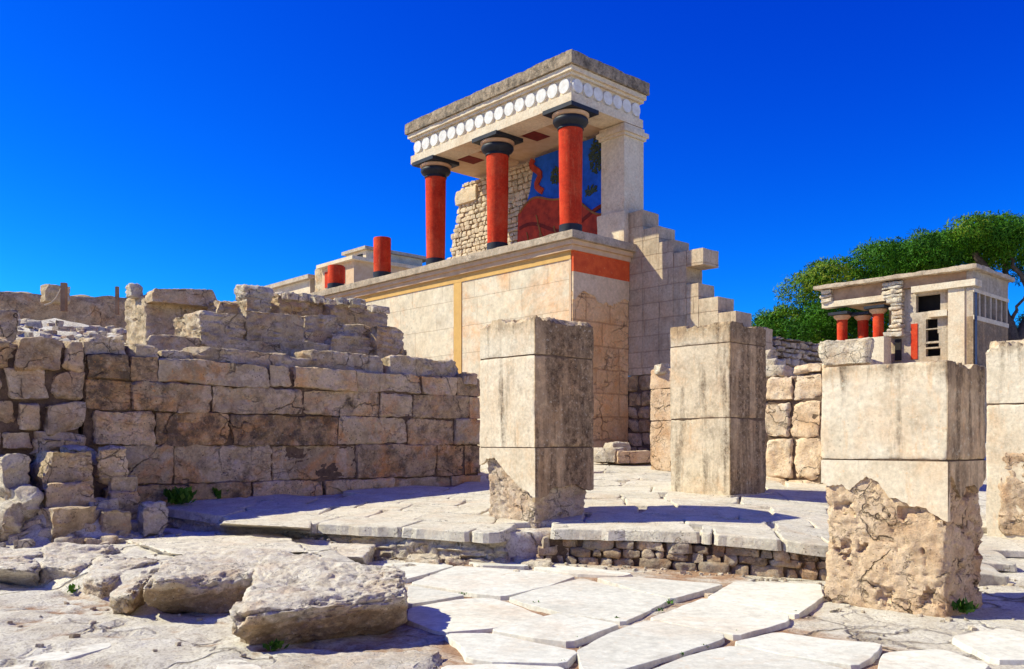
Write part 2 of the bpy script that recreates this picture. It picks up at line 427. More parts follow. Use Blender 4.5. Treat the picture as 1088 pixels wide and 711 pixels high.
M['grey_plaster'] = stone_mat('grey_smooth_plaster', [(0.58,0.42,0.25), (0.68,0.51,0.32), (0.74,0.58,0.39)], dark=(0.36,0.26,0.17), rust=(0.58,0.38,0.23), rust_amt=0.3, dark_amt=0.5, scale=1.0, bump=0.2, bdist=0.01, spots=0.15, crack=0.0)  # warm bounce light mixed into the base colour of this shadowed face
M['step_blocks'] = stone_mat('grey_step_ashlar', [(0.42,0.335,0.235), (0.54,0.445,0.325), (0.62,0.53,0.40)], rust=(0.56,0.36,0.20), rust_amt=0.35, dark=(0.10,0.08,0.06), dark_amt=0.3, streak=0.4, scale=1.6, bump=0.4, bdist=0.015, spots=0.25, bricks=(1.25, 0.40, 0.016, 1), crack=0.0)
M['concrete_dark'] = stone_mat('lichened_roof_concrete', [(0.20,0.17,0.13), (0.38,0.33,0.26), (0.54,0.46,0.36)], dark=(0.05,0.042,0.035), dark_amt=0.75, scale=3.0, bump=0.6, bdist=0.02)
M['ledge'] = stone_mat('weathered_ledge_stone', [(0.34,0.27,0.20), (0.48,0.40,0.30), (0.60,0.51,0.40)], dark=(0.11,0.09,0.07), dark_amt=0.5, scale=2.6, bump=0.5, bdist=0.015)
M['rubble_cream'] = stone_mat('cream_rubble_masonry', [(0.50,0.38,0.24), (0.64,0.52,0.36), (0.72,0.61,0.45)], rust=(0.57,0.36,0.19), rust_amt=0.3, dark_amt=0.1, scale=4, bump=0.8, bdist=0.03, spots=0.2)
M['peach_rock'] = stone_mat('peach_squared_limestone', [(0.50,0.36,0.23), (0.68,0.53,0.37), (0.78,0.69,0.55)], rust=(0.70,0.42,0.22), rust_amt=0.45, dark=(0.16,0.11,0.07), dark_amt=0.4, scale=2.4, bump=1.0, bdist=0.04, crack=0.3, vcrack=0.5, vscale=1.8)
M['riser_stone'] = stone_mat('grey_brown_rubble', [(0.22,0.165,0.11), (0.42,0.345,0.255), (0.60,0.53,0.43)], rust=(0.52,0.25,0.10), rust_amt=0.5, dark=(0.08,0.06,0.042), dark_amt=0.5, scale=5.0, bump=1.0, bdist=0.02)
M['mortar'] = stone_mat('earth_mortar', [(0.09,0.06,0.04), (0.17,0.115,0.075), (0.28,0.19,0.12)], dark_amt=0.4, scale=5, bump=1.0, bdist=0.03)
M['red'] = stone_mat('red_column_paint', [(0.40,0.026,0.010), (0.55,0.042,0.014), (0.66,0.075,0.024)], rust=(0.60,0.15,0.06), rust_amt=0.35, dark=(0.22,0.018,0.010), dark_amt=0.3, streak=0.45, scale=2.2, bump=0.2, bdist=0.008, spots=0.12, crack=0.0)
M['red_band'] = paint_mat('red_band_paint', (0.72,0.12,0.032), (0.58,0.075,0.022), worn=0.85, worn_col=(0.68,0.42,0.20), rough=0.8, scale=4)
M['black'] = paint_mat('black_capital_paint', (0.030,0.033,0.042), (0.02,0.022,0.028), worn=0.1, worn_col=(0.09,0.09,0.09), rough=0.5)
M['ochre'] = paint_mat('ochre_strip_paint', (0.66,0.40,0.13), (0.58,0.34,0.11), worn=0.25, worn_col=(0.6,0.5,0.36), rough=0.85)
M['tan'] = paint_mat('tan_capital_paint', (0.58,0.36,0.21), None, worn=0.2, rough=0.8)
M['brown_band'] = paint_mat('brown_band_plaster', (0.46,0.30,0.18), (0.30,0.185,0.11), worn=0.4, worn_col=(0.5,0.42,0.32), rough=0.9, scale=2)
M['peach'] = paint_mat('peach_plaster_paint', (0.62,0.44,0.28), (0.55,0.36,0.21), worn=0.2, rough=0.85)
M['white_disc'] = paint_mat('white_disc_paint', (0.72,0.70,0.66), (0.58,0.55,0.50), worn=0.5, worn_col=(0.42,0.36,0.29), rough=0.8, scale=7)
M['fresco_blue'] = paint_mat('fresco_blue_paint', (0.018,0.12,0.62), (0.010,0.065,0.34), worn=0.35, worn_col=(0.10,0.16,0.28), rough=0.8, scale=2)
M['fresco_red'] = paint_mat('fresco_red_paint', (0.50,0.060,0.030), (0.26,0.035,0.022), worn=0.6, worn_col=(0.32,0.15,0.06), rough=0.8, scale=4.5)
M['fresco_leaf'] = paint_mat('fresco_leaf_paint', (0.06,0.085,0.055), (0.035,0.05,0.04), worn=0.3, worn_col=(0.25,0.22,0.10), rough=0.8, scale=5)
M['fresco_dark'] = paint_mat('fresco_dark_red_paint', (0.20,0.028,0.02), (0.13,0.02,0.016), worn=0.4, worn_col=(0.3,0.14,0.06), rough=0.8)
M['fresco_ochre'] = paint_mat('fresco_ochre_paint', (0.30,0.14,0.045), (0.20,0.08,0.03), worn=0.3, rough=0.8)
M['fresco_pale'] = paint_mat('fresco_pale_paint', (0.42,0.42,0.44), (0.30,0.32,0.38), worn=0.2, rough=0.8)
M['wood'] = paint_mat('weathered_post_wood', (0.30,0.19,0.11), (0.20,0.12,0.07), worn=0.2, rough=0.9)
M['rope'] = paint_mat('pale_rope_fibre', (0.52,0.42,0.30), None, worn=0.1, rough=0.95)
M['hollow'] = paint_mat('flat_near_black', (0.035,0.03,0.028), None, worn=0.0, rough=0.9)  # flat near-black colour behind the windows and in the doorway
M['blue_pipe'] = paint_mat('blue_grey_pipe_paint', (0.06,0.09,0.17), None, worn=0.1, rough=0.4)
M['bark'] = stone_mat('pine_bark', [(0.06,0.045,0.035), (0.13,0.10,0.08), (0.2,0.155,0.12)], dark_amt=0.4, scale=6, bump=1.0, bdist=0.03)

def leaf_mat(name, stops, transl=0.12):
    m, nt, b = new_mat(name); s = NB(nt)
    t = s.attr("tone")
    c = s.ramp(s.math('ADD', s.math('MULTIPLY', t, 0.5), 0.5), stops)
    s.L.new(c, b.inputs["Base Color"]); b.inputs["Roughness"].default_value = 0.6
    tr = s.N.new("ShaderNodeBsdfTranslucent"); s.L.new(c, tr.inputs[0])
    mx = s.N.new("ShaderNodeMixShader"); mx.inputs[0].default_value = transl
    out = [n for n in s.N if n.type == 'OUTPUT_MATERIAL'][0]
    s.L.new(b.outputs[0], mx.inputs[1]); s.L.new(tr.outputs[0], mx.inputs[2]); s.L.new(mx.outputs[0], out.inputs[0])
    return m
M['pine'] = leaf_mat('pine_needles', [(0.0, (0.018,0.075,0.004)), (0.5, (0.050,0.165,0.005)), (0.8, (0.10,0.20,0.006)), (1.0, (0.17,0.21,0.012))])
M['weed'] = leaf_mat('weed_leaf', [(0.0, (0.03,0.10,0.01)), (0.5, (0.06,0.17,0.015)), (1.0, (0.13,0.24,0.03))])

def ground_mat():
    m, nt, b = new_mat('rocky_ground'); s = NB(nt)
    rock = s.ramp(s.noise(1.6, 10, 0.7), [(0.30, (0.50,0.43,0.33)), (0.5, (0.66,0.61,0.505)), (0.72, (0.75,0.71,0.61))])
    soil = s.ramp(s.noise(7, 8, 0.7), [(0.3, (0.30,0.165,0.09)), (0.7, (0.50,0.33,0.21))])
    mask = s.ramp(s.math('ADD', s.noise(0.9, 10, 0.7, dist=0.5), s.math('MULTIPLY', s.attr("dirt"), 0.5)), [(0.50, 0.0), (0.64, 1.0)])
    c = s.mix(mask, rock, soil)
    sp = s.ramp(s.noise(38, 5, 0.7), [(0.33, (0.6,0.55,0.5)), (0.5, (1,1,1)), (0.75, (1.12,1.1,1.08))])
    c = s.mix(1.0, c, sp, 'MULTIPLY')
    wob = s.N.new("ShaderNodeTexNoise"); wob.inputs["Scale"].default_value = 2.2; wob.inputs["Detail"].default_value = 8; s.L.new(s.vec, wob.inputs["Vector"])
    ws_ = s.N.new("ShaderNodeVectorMath"); ws_.operation = 'SCALE'; s.L.new(wob.outputs["Color"], ws_.inputs[0]); ws_.inputs["Scale"].default_value = 0.55
    wa = s.N.new("ShaderNodeVectorMath"); s.L.new(s.vec, wa.inputs[0]); s.L.new(ws_.outputs[0], wa.inputs[1])
    vk = s.ramp(s.vor(1.1, 'DISTANCE_TO_EDGE', wa.outputs[0]), [(0.0, 1.0), (0.035, 0.0)])
    vk = s.math('MULTIPLY', vk, s.ramp(s.noise(0.8, 3, 0.5), [(0.45, 0.1), (0.58, 1.0)]))
    c = s.mix(s.math('MULTIPLY', vk, 0.7), c, (0.22, 0.15, 0.10))
    pit = s.math('MULTIPLY', s.ramp(s.vor(24), [(0.14, 1.0), (0.24, 0.0)]), s.ramp(s.noise(3, 4, 0.6), [(0.48, 0.0), (0.6, 1.0)]))
    c = s.mix(s.math('MULTIPLY', pit, 0.5), c, (0.2, 0.15, 0.11))
    dk = s.ramp(s.noise(5, 10, 0.78), [(0.60, 0.0), (0.75, 0.6)])
    c = s.mix(dk, c, (0.16,0.125,0.095))
    s.L.new(c, b.inputs["Base Color"])
    n1 = s.bump(s.noise(5, 10, 0.7), 0.9, 0.05)
    n2 = s.bump(s.noise(30, 8, 0.75), 0.9, 0.015, n1)
    n2 = s.bump(s.math('SUBTRACT', 1.0, vk), 1.0, 0.05, n2)
    s.L.new(n2, b.inputs["Normal"]); b.inputs["Roughness"].default_value = 0.95
    return m
M['ground'] = ground_mat()

# ------------------------------------------------------------------ ground
LIP = [(-14,15.6),(-6.2,13.55),(-4.1,12.5),(-2.2,11.6),(-1.2,11.1),(-0.3,10.6),(0.57,10.9),(2.0,10.25),(3.2,9.65),(4.6,9.1)]
LX, LY = [p[0] for p in LIP], [p[1] for p in LIP]
def lip_y(x): return np.interp(x, LX, LY)
_cp = np.array([(0.57,10.9,.42),(3.2,9.65,.42),(-0.3,10.6,.42),(3.4,13.6,.66),(4.1,14.4,.68),(-0.9,17.4,.70),(2.3,20,1.07),(5.4,17,.77),(-5.28,13.4,.58),(-4.1,12.5,.44),(8,15,.70),(10,12,.45),(9,20,1.1),(-2.2,11.6,.42),(-3,15.2,.63),(1,14,.62),(6.5,12,.30),(5,9.3,.12),(1.5,17,.80)])
def _tps():
    d = np.linalg.norm(_cp[:, None, :2] - _cp[None, :, :2], axis=2)
    K = np.where(d > 0, d * d * np.log(d + 1e-9), 0) + np.eye(len(_cp)) * 0.6
    Pm = np.hstack([np.ones((len(_cp), 1)), _cp[:, :2]])
    A = np.block([[K, Pm], [Pm.T, np.zeros((3, 3))]])
    return np.linalg.solve(A, np.concatenate([_cp[:, 2], np.zeros(3)]))
_w = _tps()
def upper(x, y):
    x = np.clip(np.asarray(x, float), -8, 12); y = np.clip(np.asarray(y, float), 8, 22)
    sh = x.shape; q = np.stack([x.ravel(), y.ravel()], 1)
    d = np.linalg.norm(q[:, None] - _cp[None, :, :2], axis=2)
    K = np.where(d > 0, d * d * np.log(d + 1e-9), 0)
    return (K @ _w[:-3] + _w[-3] + q @ _w[-2:]).reshape(sh)
def upper1(x, y): return float(upper(np.array([x]), np.array([y]))[0])

W0 = np.array([-5.28, 13.5])                     # a foot point of the shaded ashlar wall
SHELF = np.array([(-14,10.2),(-5.9,9.6),(-5.0,9.3),(-4.0,8.5),(-3.3,8.25),(-2.4,8.05),(-1.75,8.3),(-1.5,9.3),(-2.0,10.3),(-2.3,11.3),(-2.2,11.9),(-4.1,12.9),(-6.2,14),(-14,16)])
def sdpoly(x, y, poly):
    n = len(poly); d = np.full(x.shape, 1e9); ins = np.zeros(x.shape, bool)
    for i in range(n):
        a, b = poly[i], poly[(i+1) % n]
        e = b - a
        t = np.clip(((x-a[0])*e[0] + (y-a[1])*e[1]) / (e @ e), 0, 1)
        d = np.minimum(d, np.hypot(x-a[0]-t*e[0], y-a[1]-t*e[1]))
        c = ((a[1] > y) != (b[1] > y)) & (x < (b[0]-a[0])*(y-a[1])/((b[1]-a[1]) or 1e-9)+a[0])
        ins ^= c
    return np.where(ins, -d, d)
def height(x, y):
    """bare ground under the stones; also returns how earthy it is"""
    z3 = np.stack([x, y, 0*x], -1).reshape(-1, 3)
    f1 = fbm(z3*0.9, 1, 5).reshape(x.shape); f2 = fbm(z3*4.0, 8, 4).reshape(x.shape)
    low = -0.012 + 0.010*f1 + 0.010*f2
    low = low + 0.10*smooth(4.2, 6.5, x)*smooth(7, 12, y)
    rough = smooth(-0.6, -1.6, x)
    tt = 2.6*fbm(np.stack([x*0.55 + y*0.35, y*1.5, 0*x], -1).reshape(-1, 3), 14, 4).reshape(x.shape) + 0.25*f2; fr = tt - np.floor(tt)
    low = low + rough*(0.018*np.clip(np.floor(tt) + smooth(0.40, 0.60, fr), -2, 2) + 0.008*f1 + 0.010*f2 + 0.005)
    sd = sdpoly(x, y, SHELF)
    sh = 0.21 + 0.03*f1 + 0.02*f2
    low = low + (sh - low)*smooth(0.16, -0.12, sd)
    low = low + (0.50 + 0.1*f2)*np.exp(-(((x+6.3)/0.95)**2 + ((y-11.75)/0.60)**2)**2)
    up = upper(x, y) - 0.07 + 0.015*f2
    right = smooth(4.2, 5.4, x)
    st = smooth(0.14, 0.26, y - lip_y(x))*(1-right) + right*smooth(7.8, 12.5, y)
    z = low + (up - low)*st
    b = (x-W0[0])*U2[0] + (y-W0[1])*U2[1]; k = (x-W0[0])*V2[0] + (y-W0[1])*V2[1]
    hill = 2.35 + 0.21*np.clip(b, 0, 9.5)*(1-smooth(2.0, 7.5, k)*0.75) - 0.10*np.clip(b-11, 0, 30) + 0.10*f1 + 0.09*np.abs(f2)
    hm = smooth(0.28, 0.42, b)*(1-smooth(6.15, 6.3, k))*smooth(-3.5, -2.35, k - 0.25*np.maximum(b - 2, 0))
    z = z + (hill - z)*hm
    far = smooth(24, 60, np.hypot(x*0.9, y))*(1-hm)
    z = z + far*(2.2 + 0.5*fbm(z3*0.05, 4, 3).reshape(x.shape) - z)
    far2 = smooth(45, 120, np.hypot(x, y))
    z = z + far2*(1.2 - z)
    bank = np.maximum(7.5*smooth(0, 9, x - 0.62*np.maximum(y, 0) - 4.5)*smooth(12, 7, y), 6.0*smooth(0, 10, -y - 4))*(1 - smooth(40, 90, np.hypot(x, y)))
    z = z + bank*(1 + 0.12*f1)
    return z, st, hm
def hz(x, y): return float(height(np.array([[x]]), np.array([[y]]))[0][0, 0])

def axis(segs):
    out = []
    for a, b, st in segs:
        out += list(np.arange(a, b - 1e-6, st))
    return np.array(out + [segs[-1][1]])
def lap(Z):
    # hollows of the sheet, where soil gathers
    q = Z.copy()
    for _ in range(6): q[1:-1, 1:-1] = (q[1:-1, :-2] + q[1:-1, 2:] + q[:-2, 1:-1] + q[2:, 1:-1])/4
    return (Z - q)*8
def build_ground():
    xs = axis([(-900,-100,100),(-100,-30,8),(-30,-9,0.5),(-9,7.5,0.045),(7.5,20,0.4),(20,100,8),(100,900,100)])
    ys = axis([(-200,0,25),(0,4.5,0.4),(4.5,13.5,0.045),(13.5,27,0.12),(27,60,1.2),(60,120,8),(120,1500,120)])
    X, Y = np.meshgrid(xs, ys)
    Z, st, hm = height(X, Y)
    nx, ny = len(xs), len(ys)
    v = np.stack([X.ravel(), Y.ravel(), Z.ravel()], 1)
    a = (np.arange(ny-1)[:, None]*nx + np.arange(nx-1)[None]).ravel()
    f = np.stack([a, a+1, a+nx+1, a+nx], 1)
    mb = MB()
    sd = sdpoly(X, Y, SHELF)
    earth = np.where(hm > 0.3, -0.15, 0.25*(1-st)*smooth(0.0, 0.3, sd) )
    earth = earth - 0.42*smooth(-0.9, -1.8, X)*(1-st) - 0.50*smooth(2.2, 3.2, X)
    earth = earth + 0.9*np.clip(-lap(Z)*3.0, -0.1, 0.35)*smooth(-0.6, -1.6, X)
    mb.add(v, f.tolist(), 0.0, earth.ravel())
    o = mb.build("ground", M['ground'], origin=(0, 0, 0), smooth_angle=180)
    tag(o, kind='structure')
build_ground()

# ------------------------------------------------------------------ paving
def slab(mb, pts, zf, thick=0.07, seed=0, res=0.07, jit=0.012, inset=0.014, chamfer=0.012, tone=None, chaikin=1, grow=0.0):
    pts = [np.array(p[:2], float) for p in pts]
    for _ in range(chaikin):
        q = []
        for i, p in enumerate(pts):
            n = pts[(i+1) % len(pts)]; e = n - p; l = np.linalg.norm(e); c = min(0.045/l, 0.3) if l > 0 else 0.3
            q += [p + e*c, n - e*c]
        pts = q
    out = []
    for i, p in enumerate(pts):
        n = pts[(i+1) % len(pts)]; l = np.linalg.norm(n-p); m = max(1, int(l/res))
        out += [p + (n-p)*k/m for k in range(m)]
    p = np.array(out); N = len(p)
    c = p.mean(0)
    d = p - c; d /= np.linalg.norm(d, axis=1, keepdims=True)
    q3 = np.hstack([p*5.0, np.full((N, 1), seed*3.7)])
    p = p + d*(grow + jit*fbm(q3, seed, 3))[:, None]
    z = np.array([zf(a[0], a[1]) for a in p])
    # fit a plane so that the flat top stays flat
    A = np.hstack([p, np.ones((N, 1))]); co = np.linalg.lstsq(A, z, rcond=None)[0]
    z = A @ co
    ins = p - d*inset
    rings = [np.column_stack([ins, z]), np.column_stack([p - d*inset*0.25, z - chamfer*0.4]), np.column_stack([p, z - chamfer]), np.column_stack([p + d*0.012, z - thick])]
    v = np.concatenate(rings); f = [tuple(range(N))]
    for r in range(3):
        f += [(r*N+i, r*N+(i+1) % N, (r+1)*N+(i+1) % N, (r+1)*N+i) for i in range(N)]
    rng = random.Random(seed)
    mb.add(v, f, rng.uniform(-0.25, 0.25) if tone is None else tone, 0.0)

LOW = [
 [(400,599),(461,596),(482,601),(431,615),(403,613)],
 [(485,601),(563,606),(611,612),(583,622),(536,633),(511,631),(437,619)],
 [(434,622),(494,632),(475,636),(434,642)],
 [(435,645),(489,635.5),(516,634),(539,639),(578,654),(530,665),(470,671),(434,657)],
 [(540,635),(569,626),(618,614),(657,624),(713,636),(685,650),(663,660),(596,650)],
 [(523,670),(550,662),(596,652),(657,664),(607,683),(574,679)],
 [(472,674),(522,673.5),(613,693),(599,705),(530,704),(497,700),(490,686)],
 [(634,614),(676,613),(707,616),(768,621),(715,636),(677,627)],
 [(752,635),(781,618),(872,621),(874,634),(847,653),(836,651)],
 [(690,657),(748,635.5),(779,640),(836,653),(836,660),(784,675)],
 [(650,672),(688,659),(768,673),(770,679),(729,691),(660,712),(622,714),(613,692)],
 [(779,683),(825,672),(881,680),(935,684),(933,691),(911,708),(825,694)],
 [(728,697),(779,685),(840,697),(908,713),(880,730),(700,728),(690,712)],
 [(620,716),(680,712),(696,730),(640,760),(560,750),(585,722)],
 [(470,708),(530,706),(600,709),(575,735),(480,735)],
 [(940,694),(1000,690),(1050,706),(1030,735),(930,720)],
 [(1010,676),(1065,667),(1110,676),(1095,700),(1055,700)],
 [(566,603),(585,600),(634,604),(672,609),(660,612),(610,609)],
 [(498,597),(520,592),(566,596),(560,602),(510,601)],
]
mb = MB()
rng = random.Random(3)
for i, poly in enumerate(LOW):
    tz = rng.uniform(-0.008, 0.008)
    pts = [G(a, b, 0.03) for a, b in poly]
    slab(mb, pts, lambda x, y, tz=tz: 0.03 + tz + 0.10*float(smooth(4.2, 6.5, np.array(x)))*float(smooth(7, 12, np.array(y))), 0.085, seed=i+1, jit=0.012, inset=0.006, chamfer=0.006, grow=0.012, tone=rng.uniform(-0.25, 0.2))
o = mb.build("flagstone_paving", M['paving'], origin=(0, 0, 0)); tag(o, kind='structure')
mb = MB()
slab(mb, [G(a, b, 0.03) for a, b in [(0,708),(40,696),(118,682),(122,687),(45,708),(10,722),(-20,722)]], lambda x, y: 0.035, 0.10, seed=77, jit=0.006)
slab(mb, [G(a, b, 0.03) for a, b in [(232,704),(252,699),(282,709),(270,722),(225,718)]], lambda x, y: 0.03, 0.10, seed=78, jit=0.006)
o = mb.build("smooth_repair_paving", M['paving'], origin=(0, 0, 0)); tag(o, kind='structure')

def upper_rows():
    mb = MB(); rng = random.Random(12)
    depth = [0.0, 0.75, 1.55, 2.3, 3.1, 4.0, 5.0, 6.1, 7.4, 8.8, 10.2]
    for r in range(len(depth)-1):
        lipx = [-6.4, -5.2, -4.15, -2.62, -1.42, -0.52, -0.10, 0.46, 2.17, 2.31, 3.0, 3.5, 4.3, 5.2] if r == 0 else None
        x = lipx[0] if lipx else -6.4 + rng.uniform(-0.3, 0.3)
        while x < (5.1 if lipx else 5.4):
            w = rng.uniform(0.7, 1.5)*(1 + 0.06*r)
            if rng.random() < 0.12: w *= 0.5
            if r: w *= 0.8
            x1 = lipx[lipx.index(x)+1] if lipx else x + w
            if lipx and x == -0.10: x = x1; continue
            sk = rng.uniform(-0.12, 0.12)
            d0, d1 = depth[r] + rng.uniform(-0.02, 0.05), depth[r+1] - 0.025
            pts = []
            for (xx, dd) in ((x+0.015, d0), ((x+x1)/2, d0+rng.uniform(-0.03, 0.04)), (x1-0.015, d0+rng.uniform(-0.03, 0.03)), (x1-0.015+sk, d1), (x+0.015+sk*0.8, d1)):
                jx = 0.18*dd
                pts.append((xx+jx, float(lip_y(xx)) - 0.05 + dd))
            c = np.mean(pts, 0)
            b = (c[0]-W0[0])*U2[0] + (c[1]-W0[1])*U2[1]
            inpillar = False
            if b < -0.15 and c[1] < 21.0:
                th = 0.13 if r == 0 else 0.08
                slab(mb, pts, lambda xx, yy: upper1(xx, yy), th, seed=200+r*40+int(x*7) % 37, jit=0.03, res=0.09, inset=0.02, chamfer=0.016, tone=rng.uniform(-0.2, 0.25))
            x = x1
    o = mb.build("upper_paving", M['paving_rough'], origin=(0, 0, 0)); tag(o, kind='structure')
upper_rows()

# ------------------------------------------------------------------ masonry builders
def stone_rows(mb, o2, a, b, rows, depth, rng, res=0.06, r=0.035, amp=0.02, freq=2.6, gap=0.014, jit=0.012, proud=0.02, tone=(-0.6, 0.6), dirt=(-0.3, 0.6), fine=0.004, seed=0, pits=0.0, cuts=5, cutd=0.10, strata=0.012):
    """rows: (z0, z1, [positions along a])"""
    n = 0
    for z0, z1, ks in rows:
        for k0, k1 in zip(ks[:-1], ks[1:]):
            n += 1
            pr = rng.uniform(-proud, proud)
            o = (o2[0] + a[0]*(k0+gap/2) + b[0]*pr, o2[1] + a[1]*(k0+gap/2) + b[1]*pr)
            c = frame8(o, a, b, k1-k0-gap, depth, z0+gap/2, z1-gap/2, jit, rng)
            hexa(mb, c, res, r, amp, freq, seed+n, rng.uniform(*tone), rng.uniform(*dirt), fine=fine, pits=pits, strata=strata, chip=1.6, cuts=cuts, cutd=cutd)
def random_rows(rng, z0, z1, k0, k1, h, w, top=None):
    rows = []; z = z0
    while z < z1 - 0.3*h:
        hh = min(h*rng.uniform(0.7, 1.3), z1 - z)
        if z1 - z - hh < 0.35*h: hh = z1 - z
        ks = [k0]
        while ks[-1] < k1 - 0.4*w: ks.append(ks[-1] + w*rng.uniform(0.55, 1.5))
        ks[-1] = k1
        kk = [k for k in ks]
        if len(kk) > 1: rows.append((z, z+hh, kk))
        z += hh
    return rows
def wk(px):
    r = (px-CX)/FPX
    return (r*W0[1] - W0[0]) / (V2[0] - V2[1]*r)
IN = U2                                     # into the shaded walls, away from the viewer

# shaded ashlar wall
rng = random.Random(21)
t_wall = thing("ashlar_wall", "long shaded wall of brown weathered limestone blocks on the left", "wall", (W0[0]+2.2, W0[1]+2, 0.5))
def pl(mbv, root):
    mbv.v = [v - np.array(root.location) for v in mbv.v]; return mbv
mb = MB()
rows = [(2.42, 2.80, [wk(p) for p in (92,138,168,287,310,380,449,486,512)]),
        (1.97, 2.42, [wk(p) for p in (90,141,224,322,405,440,499,512)]),
        (1.45, 1.97, [wk(p) for p in (99,165,244,360,434,484,512)]),
        (0.95, 1.45, [wk(p) for p in (118,185,290,380,465,495,512)]),
        (0.35, 0.95, [wk(p) for p in (110,200,268,345,420,480,512)])]
rows[3] = (0.84, 1.45, rows[3][2]); rows[4] = (0.30, 0.84, rows[4][2])
stone_rows(mb, W0, V2, IN, rows, 0.5, rng, res=0.04, r=0.016, amp=0.028, freq=2.2, fine=0.009, proud=0.035, gap=0.008, cuts=6, cutd=0.09, pits=0.015, jit=0.018)
pl(mb, t_wall).build("block_course", M['wall_brown'], t_wall, 50)
mb = MB(); hexa(mb, frame8(W0 + V2*wk(90) + IN*0.07, V2, IN, wk(512)-wk(90)-0.05, 0.38, 0.25, 2.72), 0.12, 0.02, 0.02, 3, 5)
pl(mb, t_wall).build("earth_core", M['mortar'], t_wall, 60)

# rubble continuation to the left
rng = random.Random(8)
t_rub = thing("rubble_wall", "rubble wall of uneven stones at the left end of the brown block wall", "wall", (W0[0]-1.8, W0[1]-1.2, 0.2))
mb = MB()
rows = random_rows(rng, 0.2, 2.95, wk(-25), wk(91), 0.34, 0.52)
stone_rows(mb, W0, V2, IN, rows, 0.45, rng, res=0.05, r=0.04, amp=0.035, freq=2.6, gap=0.02, jit=0.06, proud=0.06, fine=0.008, seed=300, dirt=(-0.4, 0.5), cuts=9, cutd=0.24)
pl(mb, t_rub).build("rubble_stones", M['block_brown'], t_rub, 50)
mb = MB(); hexa(mb, frame8(W0 + V2*wk(-25) + IN*0.10, V2, IN, wk(90)-wk(-25)-0.05, 0.34, 0.15, 2.85), 0.1, 0.02, 0.03, 3, 5)
pl(mb, t_rub).build("earth_core", M['mortar'], t_rub, 60)

# single stones ---------------------------------------------------------------
def corner_block(name, label, pxl, pxc, pxr, ytop, ybot, Y, mat, seed, r=0.05, amp=0.035, freq=2.2, group=None, tone=0.0, taper=0.0, res=0.045, ytop_r=None, dirt=0.0, tilt=0.0, cat="block", depth=None, pits=0.0, zb=None):
    """a block whose near upright edge is seen at pxc, its lit end running to pxl and its shaded side to pxr"""
    rc, rl, rr = [(p-CX)/FPX for p in (pxc, pxl, pxr)]
    c = np.array([rc*Y, Y])
    wl = max(0.15, (c[0]-rl*Y)/(-U2[0] + U2[1]*rl)) if depth is None else depth
    wr = max(0.15, (rr*Y-c[0])/(V2[0] - V2[1]*rr))
    z1 = EYE - (ytop-HY)/FPX*Y; z0 = EYE - (ybot-HY)/FPX*Y - 0.05 if zb is None else zb
    z1r = z1 if ytop_r is None else EYE - (ytop_r-HY)/FPX*(Y+wr*V2[1])
    rng = random.Random(seed); j = min(wl, wr, z1-z0)*0.08
    c8 = []
    for z, tp in ((z0, 0), (z1, taper)):
        for t in (0, wl):
            for s in (0, wr):
                zz = z if z == z0 else (z1 if s == 0 else z1r)
                ss = s + (tp if s == 0 else -tp)*wr; tt = t + (tp if t == 0 else -tp)*wl
                q = np.array([c[0]+V2[0]*ss+U2[0]*tt, c[1]+V2[1]*ss+U2[1]*tt, zz])
                c8.append(q + np.array([rng.uniform(-j, j), rng.uniform(-j, j), rng.uniform(-j, j)*0.6]))
    mb = MB(); hexa(mb, c8, res, r*0.45, amp*0.8, freq, seed, tone, dirt, fine=0.010, chip=1.2, pits=pits, cuts=14 if name == 'heap_stone' else 9, cutd=0.34 if name == 'heap_stone' else 0.22, strata={'heap_stone': 0.02, 'slab': 0.006}.get(name, 0.03 if name == 'tier_block' else 0.018))
    return tag(mb.build(name, mat, smooth_angle=50), label, cat, group)
B, PALE = M['block_brown'], M['rock_pale']
gt = "loose cap stones along the shaded wall"
corner_block("cap_stone", "long flat cap stone with pale top on the shaded wall, under the lit tier", 198, 205, 312, 367, 391, 13.9, B, 41, r=0.05, group=gt, depth=0.55, ytop_r=375, cat="stone")
corner_block("cap_stone", "small low cap stone wedged between two long cap stones", 305, 308, 342, 379, 395, 15.1, B, 42, r=0.06, group=gt, depth=0.45, cat="stone")
corner_block("cap_stone", "rounded long cap stone at the middle of the shaded wall top", 322, 328, 413, 372, 394, 15.4, B, 43, r=0.09, group=gt, depth=0.6, ytop_r=378, cat="stone")
corner_block("cap_stone", "rough pitted cap stone near the right end of the shaded wall", 410, 415, 492, 378, 400, 16.5, B, 44, r=0.09, amp=0.05, group=gt, depth=0.6, ytop_r=385, cat="stone", pits=0.04)
corner_block("cap_stone", "smallest cap stone at the right end of the shaded wall", 492, 494, 510, 395, 405, 17.45, B, 45, r=0.06, group=gt, depth=0.4, cat="stone")
corner_block("cap_stone", "thin pale-edged stone on the wall top left of the longest cap stone", 166, 170, 206, 372, 388, 13.55, B, 46, r=0.05, group=gt, depth=0.4, cat="stone")
corner_block("cap_stone", "brown upright stone beside the thick orange-stained cap stone", 138, 141, 168, 364, 388, 13.2, B, 47, r=0.05, group=gt, depth=0.5, cat="stone")
corner_block("cap_stone", "thick orange-stained cap stone with a white left edge", 84, 90, 140, 357, 387, 12.75, B, 48, r=0.07, amp=0.05, group=gt, depth=0.45, cat="stone", tone=0.3)
corner_block("cap_stone", "rounded grey cap stone over the rubble wall", 40, 44, 86, 361, 388, 12.4, B, 49, r=0.12, group=gt, depth=0.4, cat="stone", tone=-0.3)
corner_block("cap_stone", "low brown cap stone on the rubble wall left of the grey one", -8, -2, 33, 361, 384, 12.0, B, 50, r=0.09, group=gt, depth=0.4, cat="stone", tone=0.2)
